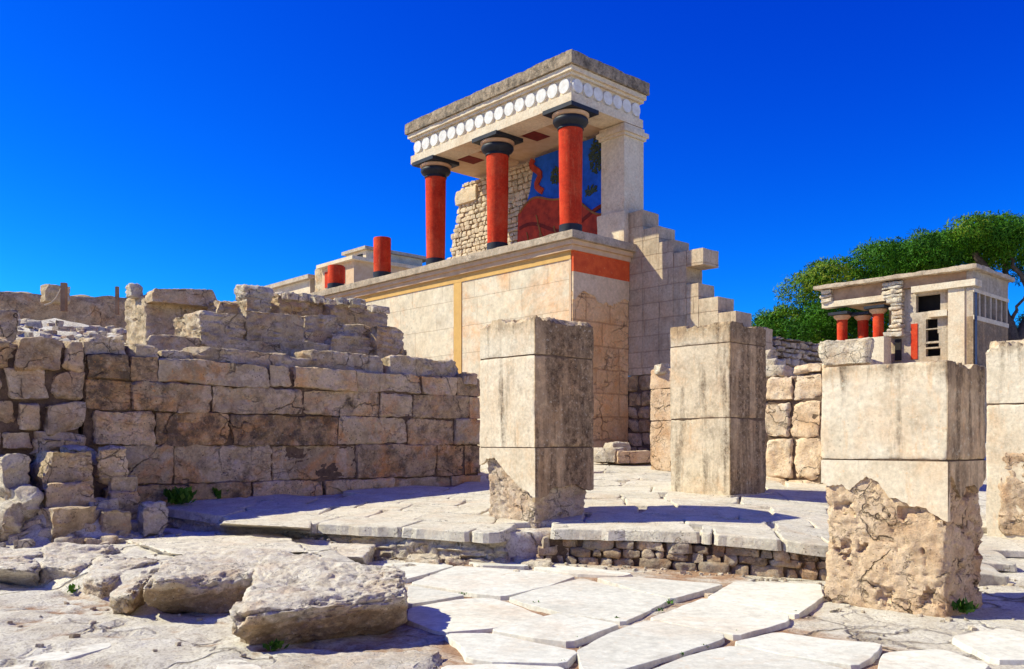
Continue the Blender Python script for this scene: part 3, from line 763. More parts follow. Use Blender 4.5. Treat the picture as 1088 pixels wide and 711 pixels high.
corner_block("cap_stone", "square dark block at the photo's left edge above the rubble wall", -22, -14, 20, 327, 356, 12.5, B, 51, r=0.05, group=gt, depth=0.6, cat="stone", tone=-0.2, zb=2.75)
# second tier behind the wall
g2 = "blocks of the set-back upper tier"
corner_block("tier_course", "flat course slab under the set-back tier of blocks", 150, 158, 300, 353, 372, 14.6, B, 60, r=0.03, amp=0.02, depth=0.5, ytop_r=364, zb=2.6)
corner_block("tier_course", "flat dark course slab reaching right under the tier to the wall end", 290, 296, 440, 360, 378, 16.3, B, 61, r=0.03, amp=0.02, depth=0.5, ytop_r=372, zb=2.6)
corner_block("tier_block", "squared block with white left end, left block of the set-back tier", 186, 213, 262, 329, 357, 15.2, B, 62, r=0.03, group=g2, zb=3.0)
corner_block("tier_block", "broad dark pitted block right of the white-ended tier block", 255, 261, 326, 328, 362, 15.75, B, 63, r=0.03, group=g2, tone=-0.2, zb=2.9, pits=0.02)
corner_block("tier_block", "eroded block with a rounded right end beside the broad dark block", 320, 324, 359, 332, 366, 16.9, B, 64, r=0.1, group=g2, zb=2.9, depth=0.7)
corner_block("tier_block", "low pitted block with white top in the middle of the tier", 352, 356, 402, 343, 362, 17.3, B, 65, r=0.07, amp=0.06, group=g2, depth=0.6, zb=3.0, pits=0.05)
corner_block("tier_block", "lowest lumpy pitted block between eroded block and end block", 345, 350, 400, 352, 371, 17.0, B, 66, r=0.09, amp=0.06, group=g2, depth=0.5, zb=2.7, pits=0.05)
corner_block("tier_block", "smooth end block with a slanted right side, right end of the tier", 397, 401, 431, 345, 374, 17.6, B, 67, r=0.05, group=g2, depth=0.5, zb=2.8, tone=0.4)
corner_block("tier_block", "long flat dark block topping the right of the tier", 343, 350, 415, 320, 343, 18.2, B, 68, r=0.06, group=g2, depth=0.8, zb=3.6)
corner_block("tier_block", "long pale ridged block lying topmost along the tier", 282, 290, 378, 311, 331, 17.6, B, 69, r=0.09, amp=0.07, group=g2, depth=0.9, zb=3.5, tone=0.5, pits=0.05)
corner_block("tier_block", "small pale boulder perched at the left top of the tier", 253, 262, 291, 303, 318, 16.9, PALE, 70, r=0.1, amp=0.06, group=g2, depth=0.5, zb=4.15, cat="rock")
corner_block("tier_block", "dark stone carrying the small perched pale boulder", 253, 262, 288, 315, 331, 16.85, B, 71, r=0.05, group=g2, depth=0.6, zb=3.7)
corner_block("tier_block", "low brown stone with orange stain left of the perched boulder", 228, 232, 262, 317, 332, 16.8, B, 72, r=0.06, group=g2, depth=0.6, zb=3.6, tone=0.2)
corner_block("wall_remnant", "tall stone remnant with white crumbling left end on the rubble slope", 134, 157, 231, 312, 352, 16.6, B, 73, r=0.06, amp=0.05, ytop_r=318, zb=3.2, tone=0.15)
corner_block("slab", "overhanging flat slab topping the tall white-ended remnant", 150, 161, 234, 306, 317, 16.4, B, 74, r=0.03, amp=0.02, ytop_r=307, tone=0.1, cat="slab")
corner_block("rock", "small pale rock perched on the white end of the remnant", 132, 139, 152, 301, 313, 16.75, PALE, 75, r=0.08, amp=0.05, cat="rock", depth=0.3)
# heap by the foot of the wall
g3 = "stones of the heap below the rubble wall"
corner_block("heap_stone", "big squared stone with shaded front, middle of the rock heap", 28, 50, 102, 481, 524, 11.45, B, 80, r=0.05, group=g3, cat="stone", tone=0.2)
corner_block("heap_stone", "rounded stone with white top at the right of the heap's crown", 98, 104, 138, 474, 512, 12.0, B, 81, r=0.10, group=g3, cat="stone", tone=0.5)
corner_block("heap_stone", "low middle stone under the squared crown stone", 42, 48, 108, 512, 541, 11.3, B, 82, r=0.09, group=g3, cat="stone", tone=0.2)
corner_block("heap_stone", "squared base stone with lit left end at the foot of the heap", 28, 54, 106, 541, 572, 11.0, B, 83, r=0.04, group=g3, cat="stone", tone=0.3)
corner_block("heap_stone", "small wedge stone low on the heap's right flank", 110, 114, 150, 503, 525, 12.05, B, 84, r=0.06, group=g3, cat="stone")
corner_block("heap_stone", "grey stone under the wedge on the heap's right flank", 108, 114, 149, 522, 545, 11.9, B, 85, r=0.06, group=g3, cat="stone")
corner_block("heap_stone", "rough white-faced stone at the right foot of the heap by the weeds", 142, 152, 181, 534, 567, 11.75, PALE, 86, r=0.06, group=g3, cat="stone")
corner_block("heap_stone", "dark grey base stone between the squared base stone and white-faced one", 104, 109, 146, 541, 571, 11.4, B, 87, r=0.08, group=g3, cat="stone", tone=-0.3)
corner_block("heap_stone", "pale crumbly stone at the left of the heap, lit from the side", -20, 10, 38, 486, 530, 11.2, PALE, 88, r=0.12, amp=0.09, group=g3, cat="stone")
corner_block("heap_stone", "pale crumbling boulder low at the photo's left edge", -30, 0, 32, 535, 575, 10.8, PALE, 89, r=0.14, amp=0.08, group=g3, cat="stone")
corner_block("heap_stone", "pale rubble stone between crumbly crown stone and base stone", 2, 24, 46, 520, 556, 11.1, PALE, 90, r=0.12, amp=0.08, group=g3, cat="stone")
corner_block("heap_stone", "flat grey stone behind the heap's crown against the wall", 20, 40, 92, 466, 482, 12.05, B, 91, r=0.06, group=g3, cat="stone", tone=0.4)
corner_block("heap_stone", "white bumpy stone behind the heap's rounded crown stone", 60, 70, 108, 474, 492, 12.0, PALE, 92, r=0.08, amp=0.07, group=g3, cat="stone")

# foreground boulders
def traced_rock(name, label, top, bot, ztop, mat, seed, r=0.06, amp=0.03, freq=3, res=0.022, group=None, cat="boulder", zb=-0.05, shrink=0.0, pits=0.02, bare=0.0):
    """top: four pixels (near-left, near-right, far-left, far-right) on the plane ztop; bot: the same at the ground"""
    zt = ztop if hasattr(ztop, '__len__') else [ztop]*4
    T = [G(*p, z) for p, z in zip(top, zt)]
    Bt = [G(*p, 0.0) for p in bot]
    Bt = [np.array([q[0], q[1], zb]) for q in Bt]
    zt_ = float(np.mean(zt))
    def brown_below(w): return bare*smooth(0.74, 0.50, (w[:, 2] + 0.06*fbm(w*6, seed+3, 3))/zt_)  # bare: strength of the brown tint on the lower sides
    mb = MB(); hexa(mb, Bt + T, res, r*1.1, amp, freq, seed, 0.2, brown_below, fine=0.012, chip=0.9, pits=pits, cuts=8, cutd=0.07, octv=6, strata=0.010)
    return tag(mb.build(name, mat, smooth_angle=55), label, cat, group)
BO = M['boulder']
traced_rock("boulder", "large flat-topped white boulder with browner underside, nearest the camera", [(240,655),(434,630),(276,586),(424,600)], [(252,690),(430,667),(270,640),(428,640)], [0.30,0.38,0.42,0.41], BO, 501, r=0.13, amp=0.035, freq=3.2, res=0.02, pits=0.02, bare=0.75)
traced_rock("boulder", "long flat-topped boulder with brown front behind the nearest one", [(146,620),(292,608),(196,582),(336,584)], [(156,650),(270,648),(198,628),(330,620)], 0.33, BO, 502, r=0.10, amp=0.03, res=0.022, bare=0.85)
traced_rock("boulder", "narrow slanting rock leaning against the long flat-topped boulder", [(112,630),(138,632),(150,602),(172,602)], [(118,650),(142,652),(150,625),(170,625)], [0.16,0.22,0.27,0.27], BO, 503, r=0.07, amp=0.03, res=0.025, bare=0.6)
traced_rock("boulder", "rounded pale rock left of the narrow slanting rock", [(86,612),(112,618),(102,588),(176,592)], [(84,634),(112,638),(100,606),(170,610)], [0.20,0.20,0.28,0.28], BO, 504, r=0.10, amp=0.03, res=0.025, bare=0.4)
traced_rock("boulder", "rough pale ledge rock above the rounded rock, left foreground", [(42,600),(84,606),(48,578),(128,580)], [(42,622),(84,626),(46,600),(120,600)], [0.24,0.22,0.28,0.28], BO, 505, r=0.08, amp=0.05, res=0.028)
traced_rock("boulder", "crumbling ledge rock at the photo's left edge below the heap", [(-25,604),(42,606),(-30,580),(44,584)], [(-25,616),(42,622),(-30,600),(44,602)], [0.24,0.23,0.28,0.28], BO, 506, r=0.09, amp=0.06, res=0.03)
traced_rock("rock", "low rough rock strip in the bottom foreground below the nearest boulder", [(270,712),(440,706),(300,694),(470,690)], [(255,740),(450,735),(285,705),(480,700)], 0.05, BO, 507, r=0.05, amp=0.04, res=0.03, cat="rock")
traced_rock("ledge_slab", "flat pale ledge slab behind the long boulder, below the step", [(185,589),(330,586),(130,572),(300,566)], [(185,600),(330,598),(130,590),(300,585)], 0.27, M['paving_rough'], 508, r=0.04, amp=0.025, res=0.035, cat="slab", pits=0.01)
traced_rock("ledge_slab", "broken flat slab right of the pale ledge slab, cracked across", [(300,590),(388,592),(322,576),(400,578)], [(300,600),(388,603),(322,590),(400,590)], 0.20, M['paving_rough'], 509, r=0.04, amp=0.025, res=0.035, cat="slab", pits=0.01)
traced_rock("ledge_slab", "thick rough-edged slab at the left end of the upper step", [(232,556),(330,561),(258,545),(332,547)], [(232,574),(330,580),(258,560),(332,562)], 0.43, M['paving_rough'], 510, r=0.04, amp=0.03, res=0.03, cat="slab", pits=0.015, zb=0.15)

# kerb ledges below the step, left of the first pillar
mb = MB()
rng = random.Random(5)
xk = -6.1
while xk < -0.15:
    x0, x1 = xk, min(xk + rng.uniform(0.55, 1.0), -0.08)
    y0, y1 = float(lip_y(x0)) - 0.08, float(lip_y(x1)) - 0.08
    c8 = []
    zt_ = upper1((x0+x1)/2, (y0+y1)/2) - 0.105 + rng.uniform(-0.01, 0.02)
    for z, o_ in ((-0.04, 0.0), (zt_, 0.06)):
        for dy in (o_, 0.5):
            c8 += [np.array([x0-0.03, y0+dy, z]), np.array([x1+0.03, y1+dy, z])]
    hexa(mb, c8, 0.03, 0.03, 0.03, 3.5, 600+int(xk*9), rng.uniform(-0.2, 0.3), 0.0, fine=0.014, pits=0.03, cuts=5, cutd=0.12, strata=0.04)
    xk = x1
tag(mb.build("kerb_ledge", M['rock_pale'], smooth_angle=50), "low rough kerb of pale stones under the left half of the step", "kerb")
mb = MB()
for i, q in enumerate([(430,594,470,586),(472,594,540,588),(545,597,585,590)]):
    a, b = G(q[0], q[1], 0.06), G(q[2], q[3]+5, 0.06)
    c8 = [np.array([a[0], a[1], -0.05]), np.array([b[0], a[1]-0.25, -0.05]), np.array([a[0], a[1]+0.4, -0.05]), np.array([b[0], a[1]+0.15, -0.05])]
    c8 += [q2 + np.array([0, 0, 0.13]) for q2 in c8]
    hexa(mb, c8, 0.03, 0.04, 0.03, 4, 620+i, 0.2, 0, fine=0.008)
tag(mb.build("kerb_ledge", M['rock_pale'], smooth_angle=50), "lower rough kerb of flat pale stones bordering the smooth flagstones", "kerb")

gp = "rubble stones under the flaking pillar"
for i, (px_, py_, w_, lab) in enumerate([(548, 592, 0.24, "leftmost pale rubble stone under the corner of the flaking pillar"), (566, 590, 0.20, "small middle rubble stone under the corner of the flaking pillar"), (585, 594, 0.22, "rubble stone under the flaking pillar where the cobble riser begins")]):
    q_ = G(px_, py_, 0.0); rng = random.Random(i+55)
    mb = MB(); hexa(mb, frame8(q_[:2] + np.array([-w_/2, 0]), np.array([1, -0.2]), np.array([0.2, 1]), w_, 0.24, -0.05, 0.15 + 0.03*i, 0.03, rng), 0.02, 0.03, 0.02, 5, 640+i, 0.2, 0.1, fine=0.008, cuts=9, cutd=0.25)
    tag(mb.build("rubble_stone", M['rock_pale'], smooth_angle=50), lab, "stone", gp)
# rubble riser under the step, right of the first pillar
t_ris = thing("rubble_riser", "low riser of small rounded rubble stones under the step between two pillars", "retaining wall", (2.0, 10.2, 0.0))
mb = MB(); rng = random.Random(31)
for row, (zb_, zt_) in enumerate([(-0.06, 0.10), (0.09, 0.20), (0.185, 0.31)]):
    x = 0.28 + rng.uniform(0, 0.1)
    while x < 3.95:
        w = rng.choice([0.12, 0.16, 0.22, 0.30, 0.38])*rng.uniform(0.85, 1.15)
        y = float(lip_y(x)) + 0.03 + rng.uniform(-0.03, 0.03); y2 = float(lip_y(x+w)) + 0.03 + rng.uniform(-0.03, 0.03)
        c8 = []
        for z in (zb_ + rng.uniform(-0.02, 0.02), zt_ + rng.uniform(-0.02, 0.02)):
            for dy in (0, 0.22):
                c8 += [np.array([x, y+dy, z]), np.array([x+w-0.02, y2+dy, z])]
        hexa(mb, c8, 0.025, 0.03, 0.02, 5, 700+row*50+int(x*20), rng.uniform(-0.7, 0.6), rng.uniform(-0.3, 0.4), fine=0.005, cuts=8, cutd=0.3)
        x += w
pl(mb, t_ris).build("rubble_stones", M['riser_stone'], t_ris, 50)
mb = MB()
for i in range(10):
    x0 = 0.4+i*0.35; x1 = x0+0.36
    y0, y1 = float(lip_y(x0))+0.10, float(lip_y(x1))+0.10
    v = [(x0,y0,-0.1),(x1,y1,-0.1),(x1,y1+0.3,-0.1),(x0,y0+0.3,-0.1),(x0,y0,0.29),(x1,y1,0.29),(x1,y1+0.3,0.29),(x0,y0+0.3,0.29)]
    mb.add(v, [(0,3,2,1),(4,5,6,7),(0,1,5,4),(1,2,6,5),(2,3,7,6),(3,0,4,7)])
pl(mb, t_ris).build("earth_core", M['mortar'], t_ris)

# ------------------------------------------------------------------ square pillars
def pillar(name, label, corner, ws, wt, zb, ztop, joints, skin, core_mat, seed, dirt_right=0.9, dirt_left=0.0, res=0.03, topamp=0.09, skin_top=None, core_in=0.05, corebulge=0.0, core_amp=0.03, core_pits=0.03):
    """local frame: x = s (shaded face), y = t (lit face). joints: z of grooves, from the top. skin: None or {'t': fn(t)->z, 's': fn(s)->z} ragged lower edge of plaster"""
    root = thing(name, label, "pillar", (corner[0], corner[1], zb), ANG, "square pillars of the hall")
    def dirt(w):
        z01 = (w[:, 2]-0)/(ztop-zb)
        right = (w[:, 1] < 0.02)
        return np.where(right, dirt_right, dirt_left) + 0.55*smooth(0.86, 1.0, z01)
    z = [ztop-zb] + [j-zb for j in joints]
    mb = MB()
    for i in range(len(z)-1):
        hexa(mb, st8(0, ws, 0, wt, z[i+1]+0.006, z[i]-0.006), res, 0.012, 0.006, 2.5, seed+i, 0.15*(i % 2), dirt, topamp=topamp if i == 0 else 0, fine=0.002, chip=1.6)
    # dark joint filling, set back
    mb2 = MB(); mb2.box((0.012, 0.012, z[-1]-0.1), (ws-0.012, wt-0.012, z[0]-0.25))
    mb2.build("joint_filling", M['mortar'], root)
    if skin is None:
        hexa(mb, st8(0, ws, 0, wt, 0.0, z[-1]-0.006), res, 0.015, 0.007, 2.5, seed+9, 0.0, dirt, fine=0.002, chip=1.6)
    mb.build("plaster_block", M['pillar'], root, 40)
    if skin:
        mb = MB(); zt = z[-1]-0.006
        def sheet(fn, plan, L, dval, sd):
            n = int(L/0.02); m = 26
            us = np.linspace(0, L, n+1)
            zbv = np.array([fn(u) for u in us]) - zb
            zbv = zbv + 0.035*fbm(np.stack([us*6, us*0+sd, us*0], 1), sd, 5, 0.65)
            zbv = np.minimum(zbv, zt-0.02)
            v = []; TH = 0.055
            for dpt in (0.0, TH):
                for i in range(n+1):
                    for j in range(m+1):
                        v.append(plan(us[i], zbv[i] + (zt-zbv[i])*j/m, dpt))
            off = (n+1)*(m+1); f = []
            for i in range(n):
                for j in range(m):
                    a = i*(m+1)+j
                    f.append((a, a+m+1, a+m+2, a+1)); f.append((off+a, off+a+1, off+a+m+2, off+a+m+1))
                a = i*(m+1); f.append((a, off+a, off+a+m+1, a+m+1))
                a = i*(m+1)+m; f.append((a, a+m+1, off+a+m+1, off+a))
            for i in (0, n):
                for j in range(m):
                    a = i*(m+1)+j; f.append((a, a+1, off+a+1, off+a))
            v = np.array(v)
            mb.add(v, f, 0.1, dval)
        def dd(x): return x
        sheet(skin['t'], lambda u, zz, d: (d, u, zz), wt, dirt_left, seed+1)
        sheet(skin['s'], lambda u, zz, d: (u+0.003, d, zz), ws-0.003, dirt_right, seed+2)
        hi = max(skin['t'](u/20*wt) for u in range(21))
        sheet(lambda u: hi, lambda u, zz, d: (ws-d, u+0.058, zz), wt-0.06, 0.3, seed+3)
        sheet(lambda u: hi, lambda u, zz, d: (u+0.058, wt-d, zz), ws-0.12, 0.0, seed+4)
        mb.build("plaster_skin", M['pillar'], root, 35)
        mb = MB(); ci = core_in
        c8 = st8(ci-corebulge, ws-ci+corebulge, ci-corebulge, wt-ci+corebulge, -0.08, 0)[:4] + st8(ci, ws-ci, ci, wt-ci, 0, zt)[4:]
        hexa(mb, c8, 0.022, 0.035, core_amp, 3.4, seed+30, 0.1, 0.0, fine=0.013, chip=1.2, pits=core_pits, octv=5)
        mb.build("eroded_core", core_mat, root, 50)
    return root
def curve(pts):
    a = [p[0] for p in pts]; b = [p[1] for p in pts]
    return lambda u: float(np.interp(u, a, b))
pillar("square_pillar", "tall square pillar with flaking white foot at the corner of the step", (24.5/FPX*11.3, 11.3), 1.13, 1.10, 0.12, 3.17, [2.64, 1.43],
       {'t': curve([(0,0.74),(0.2,0.86),(0.45,1.02),(0.7,1.20),(0.82,1.29),(0.95,1.27),(1.1,1.18)]), 's': curve([(0,0.75),(0.3,0.86),(0.5,0.93),(0.75,0.96),(0.95,0.86),(1.13,0.84)])},
       M['core_white'], 900, dirt_right=0.75, dirt_left=-0.1, core_in=0.07, corebulge=-0.02, core_amp=0.016, core_pits=0.02)
pillar("square_pillar", "intact square pillar with dark vertical streaks and clean foot on the upper paving", (0.2495*13.6, 13.6), 1.03, 1.15, 0.60, 3.40, [3.06, 1.88], None, None, 920, dirt_right=0.7, dirt_left=0.1)
pillar("square_pillar", "broad square pillar with broken plaster and crumbling orange lower half", (463/FPX*7.46, 7.46), 0.89, 1.15, -0.02, 2.21, [1.34],
       {'t': curve([(0,0.82),(0.15,0.86),(0.3,0.97),(0.42,1.0),(0.5,0.96),(0.6,1.10),(0.72,1.17),(0.8,1.10),(0.88,1.02),(0.95,1.12),(1.02,1.10),(1.15,1.10)]), 's': curve([(0,0.84),(0.06,1.2),(0.2,1.08),(0.3,1.02),(0.4,1.15),(0.6,1.14),(0.7,1.05),(0.89,1.16)])},
       M['core_orange'], 940, dirt_right=0.45, dirt_left=-0.25, res=0.022, topamp=0.06, core_in=0.028, corebulge=0.012, core_amp=0.013, core_pits=0.055)
r4 = pillar("square_pillar", "square pillar cut by the photo's right edge, with an exposed patch low down", (6.5+0.78, 12.0-0.84), 1.0, 1.15, 0.15, 2.90, [2.02], None, None, 960, dirt_right=0.3, dirt_left=-0.2, topamp=0.16)
mb = MB()
hexa(mb, st8(-0.03, 0.05, 0.15, 0.97, 0.10, 1.20), 0.03, 0.04, 0.03, 4, 980, 0.2, 0.3, fine=0.012, pits=0.04, cuts=8, cutd=0.2)
mb.build("exposed_patch", M['core_white'], r4, 50)
mb = MB()
hexa(mb, frame8((0.2495*13.6-0.02, 13.5), V2, U2, 1.25, 1.2, 0.45, 0.68), 0.05, 0.02, 0.015, 3, 985, 0.1, 0.2)
tag(mb.build("plinth", M['paving_rough'], smooth_angle=50), "flat stone plinth under the intact streaked pillar", "plinth")

# ------------------------------------------------------------------ the painted bastion
D = 21.0
BC = np.array([63/FPX*D, D])
ZB = 1.0
bas = thing("painted_bastion", "tall cream bastion carrying a loggia of red columns under a disc frieze", "building", (BC[0], BC[1], ZB), ANG)
def zz(a): return a - ZB
def bpart(name, fill, mat, sm=None, parent=bas):
    mb = MB(); fill(mb); return mb.build(name, mat, parent, sm)
LT = 16.5
bpart("wall", lambda m: m.box((0, 0, 0), (2.09, LT, zz(6.2))), M['cream_blocks'])
# right-hand facing: rough peach blocks, smoother grey plaster above with a ragged edge
bpart("block_facing", lambda m: hexa(m, st8(0.0, 2.08, -0.045, 0.02, 0.0, zz(5.16)), 0.05, 0.01, 0.008, 2.5, 12, 0.1, 0.0, fine=0.006), M['peach_blocks'], 50)
def plaster(m):
    n = 60; us = np.linspace(0, 2.08, n+1); zl = zz(5.02) + 0.12*fbm(np.stack([us*3, us*0, us*0], 1), 3, 5, 0.6)
    v = []
    for d in (-0.07, -0.0):
        for u, a in zip(us, zl): v += [(u, d, a), (u, d, zz(5.60))]
    k = 2*(n+1); f = []
    for i in range(n):
        a = 2*i; f += [(a, a+2, a+3, a+1), (k+a, k+a+1, k+a+3, k+a+2), (a, k+a, k+a+2, a+2), (a+1, a+3, k+a+3, k+a+1)]
    f += [(0, 1, k+1, k), (2*n, k+2*n, k+2*n+1, 2*n+1)]
    m.add(v, f)
bpart("plaster_panel", plaster, M['grey_plaster'])
bpart("red_band", lambda m: m.box((-0.004, -0.078, zz(5.602)), (2.08, 0.0, zz(6.17))), M['red_band'])
# ochre mouldings on the lit face
bpart("ochre_strip", lambda m: (m.box((-0.02, 4.12, 0), (0.0, 4.45, zz(5.9))),), M['ochre'])
bpart("corner_strip", lambda m: m.box((-0.016, -0.004, 0), (0.05, 0.06, zz(5.9))), M['peach'])
bpart("ochre_frieze", lambda m: m.box((-0.024, -0.0, zz(5.902)), (0.0, LT-0.01, zz(6.1))), M['ochre'])
bpart("moulding", lambda m: (m.box((-0.10, -0.12, zz(6.10)), (2.09, LT, zz(6.22))), m.box((-0.17, -0.19, zz(6.222)), (2.09, LT, zz(6.33)))), M['peach'])
bpart("ledge", lambda m: hexa(m, st8(-0.27, 2.12, -0.29, LT+0.1, zz(6.332), zz(6.53)), 0.11, 0.02, 0.012, 2, 33, 0.0, 0.2, fine=0.004), M['ledge'], 50)

def column(t, stump=None):
    base = zz(6.53); top = zz(9.22) if stump is None else base + stump
    m = MB()
    m.lathe([(0.27, base+0.30), (0.275, base+0.6), (0.30, top)] if stump is None else [(0.27, base+0.28), (0.275, top-0.05), (0.262, top-0.02), (0.25, top-0.04), (0.05, top-0.05)], (0.40, t, 0), 36)
    c = m.build("column" if stump is None else "column_stump", M['red'], bas, 40)
    m = MB(); m.lathe([(0.285, base-0.01), (0.285, base+0.302)], (0.40, t, 0), 36); m.build("base_ring", M['black'], c, 40)
    if stump is None:
        m = MB(); z = top
        m.lathe([(0.30, z-0.04), (0.325, z-0.03), (0.325, z+0.0), (0.31, z+0.02), (0.34, z+0.05), (0.405, z+0.09), (0.44, z+0.15), (0.435, z+0.20), (0.40, z+0.24), (0.36, z+0.25)], (0.40, t, 0), 40)
        m.build("capital", M['black'], c, 40)
        m = MB(); m.lathe([(0.38, z+0.235), (0.43, z+0.25), (0.46, z+0.29), (0.46, z+0.325), (0.44, z+0.34)], (0.40, t, 0), 40); m.build("capital_ring", M['tan'], c, 40)
        m = MB(); m.box((0.40-0.49, t-0.49, z+0.34), (0.40+0.49, t+0.49, z+0.44)); m.build("abacus", M['black'], c)
    return c
for t in (0.4, 3.1, 5.8): column(t)
column(8.53, 1.41); column(11.26, 0.94)

# entablature
zA, zF0, zF1, zS0, zS1 = zz(9.662), zz(9.90), zz(10.33), zz(10.52), zz(10.84)
ent = bpart("entablature", lambda m: (m.box((-0.02, -0.02, zA), (0.70, 6.45, zF0-0.002)), m.box((0.704, -0.0195, zA+0.02), (2.70, 0.74, zF0-0.003)),
                                      m.box((0.05, 0.05, zF0), (2.64, 6.35, zF1)),
                                      m.box((-0.03, -0.03, zF1+0.002), (2.72, 6.45, zF1+0.07)), m.box((-0.10, -0.10, zF1+0.072), (2.74, 6.5, zS0-0.002))), M['cream'])
bpart("roof_slab", lambda m: hexa(m, st8(-0.17, 2.80, -0.17, 6.58, zS0, zS1), 0.08, 0.02, 0.012, 2.4, 77, 0.0, 0.4, fine=0.006, chip=1.5), M['concrete_dark'], 50)
bpart("ceiling", lambda m: (m.box((0.704, 0.745, zA+0.10), (2.64, 6.40, zF0-0.004))), M['peach'])
for tt in (1.75, 4.45):
    bpart("ceiling_beam", lambda m: m.box((0.704, tt-0.16, zA+0.0), (2.3, tt+0.16, zA+0.098)), M['peach'])
    bpart("ceiling_panel", lambda m: m.box((0.9, tt+0.45, zA+0.088), (1.5, tt+0.95, zA+0.098)), M['fresco_dark'])
def disc(parent, s, t, r, axis_):
    m = MB(); n = 24; v = []
    for d in (0.052, -0.004):
        for k in range(n):
            a = 2*math.pi*k/n; rr = r if d > 0 else r*0.94
            u, w = rr*math.cos(a), rr*1.0*math.sin(a)
            zc = (zF0+zF1)/2 + w
            v.append((s+d, t+u, zc) if axis_ == 't' else (s+u, t+d, zc))
    f = [tuple(range(n, 2*n))] + [(k, (k+1) % n, n+(k+1) % n, n+k) for k in range(n)]
    m.add(v, f); m.build("frieze_disc", M['white_disc'], parent, 40)
for k in range(16): disc(ent, 0.0, 0.05 + 6.3*(k+0.5)/16, 0.183, 't')
for k in range(7): disc(ent, 0.05 + 2.58*(k+0.5)/7, 0.0, 0.176, 's')

# anta pier at the right end of the loggia
anta = bpart("corner_pier", lambda m: (m.box((1.99, 0.02, zz(7.42)), (2.77, 0.80, zz(9.36)))), M['cream'])
bpart("pier_cap", lambda m: (m.box((1.94, -0.03, zz(9.362)), (2.82, 0.85, zz(9.44))), m.box((1.89, -0.08, zz(9.442)), (2.87, 0.90, zz(9.55))), m.box((1.95, -0.02, zz(9.552)), (2.76, 0.84, zz(9.66)))), M['cream'], None, anta)
bpart("pier_base", lambda m: hexa(m, st8(1.93, 2.78, -0.02, 0.90, zz(6.53), zz(7.418)), 0.08, 0.02, 0.008, 2, 5, 0.1), M['cream'], 50, anta)

# back wall of the loggia: rubble left, painted relief right
def rubble_back(m):
    rng = random.Random(71)
    m.box((2.40, 0.82, zz(6.3)), (2.64, 7.5, zz(8.2)), -0.3); m.box((2.40, 0.82, zz(8.202)), (2.64, 6.85, zz(9.65)), -0.3)
    z = zz(6.4)
    while z < zz(9.6):
        h = rng.uniform(0.11, 0.19); t = 3.3 + rng.uniform(-0.1, 0.1)
        tmax = 7.65 - 0.75*max(0, (z-zz(6.5))/(zz(9.6)-zz(6.5)))
        while t < tmax:
            w = rng.uniform(0.13, 0.30)
            c8 = st8(2.30+rng.uniform(-0.02, 0.02), 2.5, t+0.006, t+w-0.006, z+0.005, z+h-0.005)
            c8 = [q + np.array([rng.uniform(-.012, .012) for _ in range(3)]) for q in c8]
            hexa(m, c8, 0.06, 0.035, 0.015, 6, int(t*50+z*991), rng.uniform(-0.25, 0.4), 0.0)
            t += w
        z += h
bpart("rubble_back_wall", rubble_back, M['rubble_cream'], 50)
bpart("wall_block", lambda m: hexa(m, st8(2.22, 2.62, 6.15, 7.15, zz(9.0), zz(9.45)), 0.06, 0.03, 0.02, 3, 3, 0.3, 0), M['rubble_cream'], 50)
def fpt(a, b, d): return (d, a, b)
def relief_outline(fn, t0, t1, n=50):
    ts = np.linspace(t0, t1, n); return [(t, fn(t)) for t in ts]
edge = [(4.30, zz(6.54)), (4.22, zz(7.0)), (4.12, zz(7.6)), (3.95, zz(8.2)), (3.72, zz(8.7)), (3.60, zz(9.2)), (3.5, zz(9.64))]
fres = bpart("wall_relief", lambda m: m.prism([(0.81, zz(6.54))] + edge + [(0.81, zz(9.64))], 2.20, 2.44, fpt), M['fresco_blue'])
def hillz(t): return zz(8.05) + 0.42*math.sin((t-1.9)*1.25) + 0.10*math.sin(t*3.6+1)
bpart("relief_hill", lambda m: m.prism([(0.82, zz(6.545))] + [(4.22, zz(6.545))] + [(t, hillz(t)) for t in np.linspace(4.16, 0.82, 60)], 2.155, 2.21, fpt), M['fresco_red'], None, fres)
def ribbon(c, wd):
    L_, R_ = [], []
    for i, p in enumerate(c):
        q = np.array(c[min(i+1, len(c)-1)]) - np.array(c[max(i-1, 0)]); q = q/np.linalg.norm(q); n = np.array([-q[1], q[0]])
        L_.append(tuple(np.array(p)+n*wd/2)); R_.append(tuple(np.array(p)-n*wd/2))
    return L_ + R_[::-1]
bpart("relief_border", lambda m: m.prism(ribbon([(3.55+0.12*math.sin(k*0.9)-0.03*k, zz(9.6)-0.09*k) for k in range(12)], 0.17), 2.15, 2.205, fpt), M['fresco_red'], None, fres)
bpart("relief_band", lambda m: (m.prism(ribbon([(1.62-0.55*math.cos(a), zz(6.60)+0.45*math.sin(a)) for a in np.linspace(0.05, 1.9, 20)], 0.13), 2.10, 2.158, fpt), m.prism(ribbon([(1.62-0.35*math.cos(a), zz(6.60)+0.28*math.sin(a)) for a in np.linspace(0.05, 2.4, 20)], 0.08), 2.11, 2.157, fpt)), M['fresco_pale'], None, fres)
